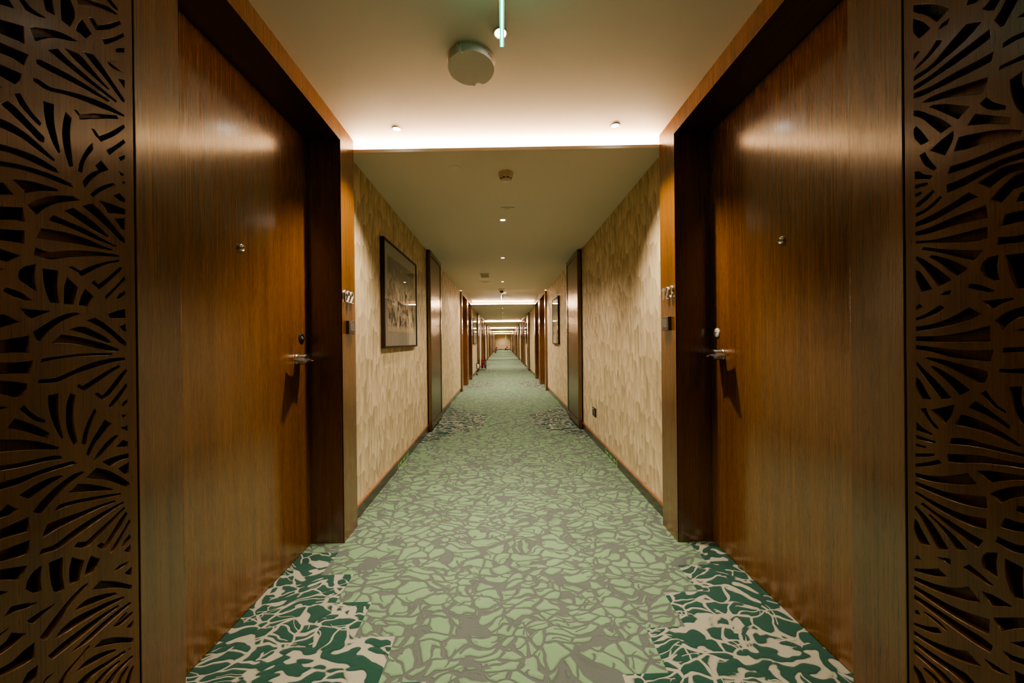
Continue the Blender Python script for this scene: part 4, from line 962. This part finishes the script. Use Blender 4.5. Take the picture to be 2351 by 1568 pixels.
extinguisher(-.823, EX, .06, .043, .40, 'plain red fire extinguisher on the stand, the one nearer the left wall', M['red'])
extinguisher(-.714, EX, .06, .043, .40, 'red fire extinguisher with teal label on the stand, the one away from the wall', M['teal'])
extinguisher(-.70, 34.4, 0, .075, .46, 'red fire extinguisher on the floor by the far left wall', M['teal'])
extinguisher(-.68, 40.4, 0, .075, .46, 'red fire extinguisher at far left, closest to the end wall', M['teal'])
extinguisher(.54, 43.7, 0, .08, .52, 'red fire extinguisher standing at right before the end wall', M['white'])
e = empty('floor_bin', (.40, 43.8, 0)); tag(e, 'small dark box beside the extinguisher before the end wall', 'box')
obj('body', boxes((.34, .45, 43.75, 43.88, 0, .26)), M['black'], e, bevel=.004)
obj('lid', boxes((.335, .455, 43.745, 43.885, .26, .275)), M['darkbox'], e, bevel=.003)

# white wall device and door stop on the left, beyond the second bay
x = XW[-1]; e = empty('wall_torch', (x, 12.87, .17)); tag(e, 'white round-topped wall device above the baseboard on the left', 'wall device')
obj('body', lathe(bmesh.new(), [(0, 0), (.040, 0), (.044, .006), (.044, .105), (.038, .128), (.022, .140), (0, .143)], (x+.058, 12.87, .172), (0, 0, 1), 28), M['white'], e, smooth=True)
obj('bracket', boxes((x, x+.02, 12.845, 12.895, .15, .345)), M['black'], e, bevel=.003)
e = empty('door_stop', (-.88, 12.03, 0)); tag(e, 'small black door stop on the carpet by the left baseboard', 'door stop')
obj('foot', lathe(bmesh.new(), [(0, 0), (.045, 0), (.045, .010), (.030, .016), (0, .016)], (-.885, 12.03, 0), (0, 0, 1), 24), M['black'], e, smooth=True)
obj('buffer', lathe(bmesh.new(), [(0, .015), (.020, .015), (.022, .05), (.012, .058), (0, .058)], (-.885, 12.03, 0), (0, 0, 1), 20), M['black'], e, smooth=True)

# ------------------------------------------------------------------ camera, world, view
f, yaw, pit, roll = 810., .0269, .0018, -.0106
cy, sy, cp, sp, cr, sr = math.cos(yaw), math.sin(yaw), math.cos(pit), math.sin(pit), math.cos(roll), math.sin(roll)
e1 = Vector((cy, -sy, 0)); e2 = Vector((cp*sy, cp*cy, -sp)); e3 = Vector((sp*sy, sp*cy, cp))
right = e1*cr+e3*sr; up = -e1*sr+e3*cr; back = -e2
cam = bpy.data.cameras.new('camera'); cam.sensor_fit = 'HORIZONTAL'; cam.sensor_width = 36; cam.lens = 36*f/2351; cam.clip_start = .05; cam.clip_end = 200
co = bpy.data.objects.new('camera', cam); COL.objects.link(co)
co.matrix_world = Matrix(((right.x, up.x, back.x, 0), (right.y, up.y, back.y, 0), (right.z, up.z, back.z, 1.15), (0, 0, 0, 1)))
S.camera = co
w = bpy.data.worlds.new('world'); w.use_nodes = True; S.world = w
bg = w.node_tree.nodes['Background']; bg.inputs[0].default_value = (.9, .7, .5, 1); bg.inputs[1].default_value = .0
S.view_settings.view_transform = VIEW; S.view_settings.look = LOOK; S.view_settings.exposure = EXPO
try:
    S.cycles.use_denoising = True; S.cycles.caustics_reflective = False; S.cycles.caustics_refractive = False
    S.cycles.sample_clamp_indirect = 4
    S.cycles.max_bounces = 5; S.cycles.diffuse_bounces = 4; S.cycles.glossy_bounces = 2
    S.cycles.use_adaptive_sampling = True; S.cycles.adaptive_threshold = .13; S.cycles.adaptive_min_samples = 24
except Exception: pass
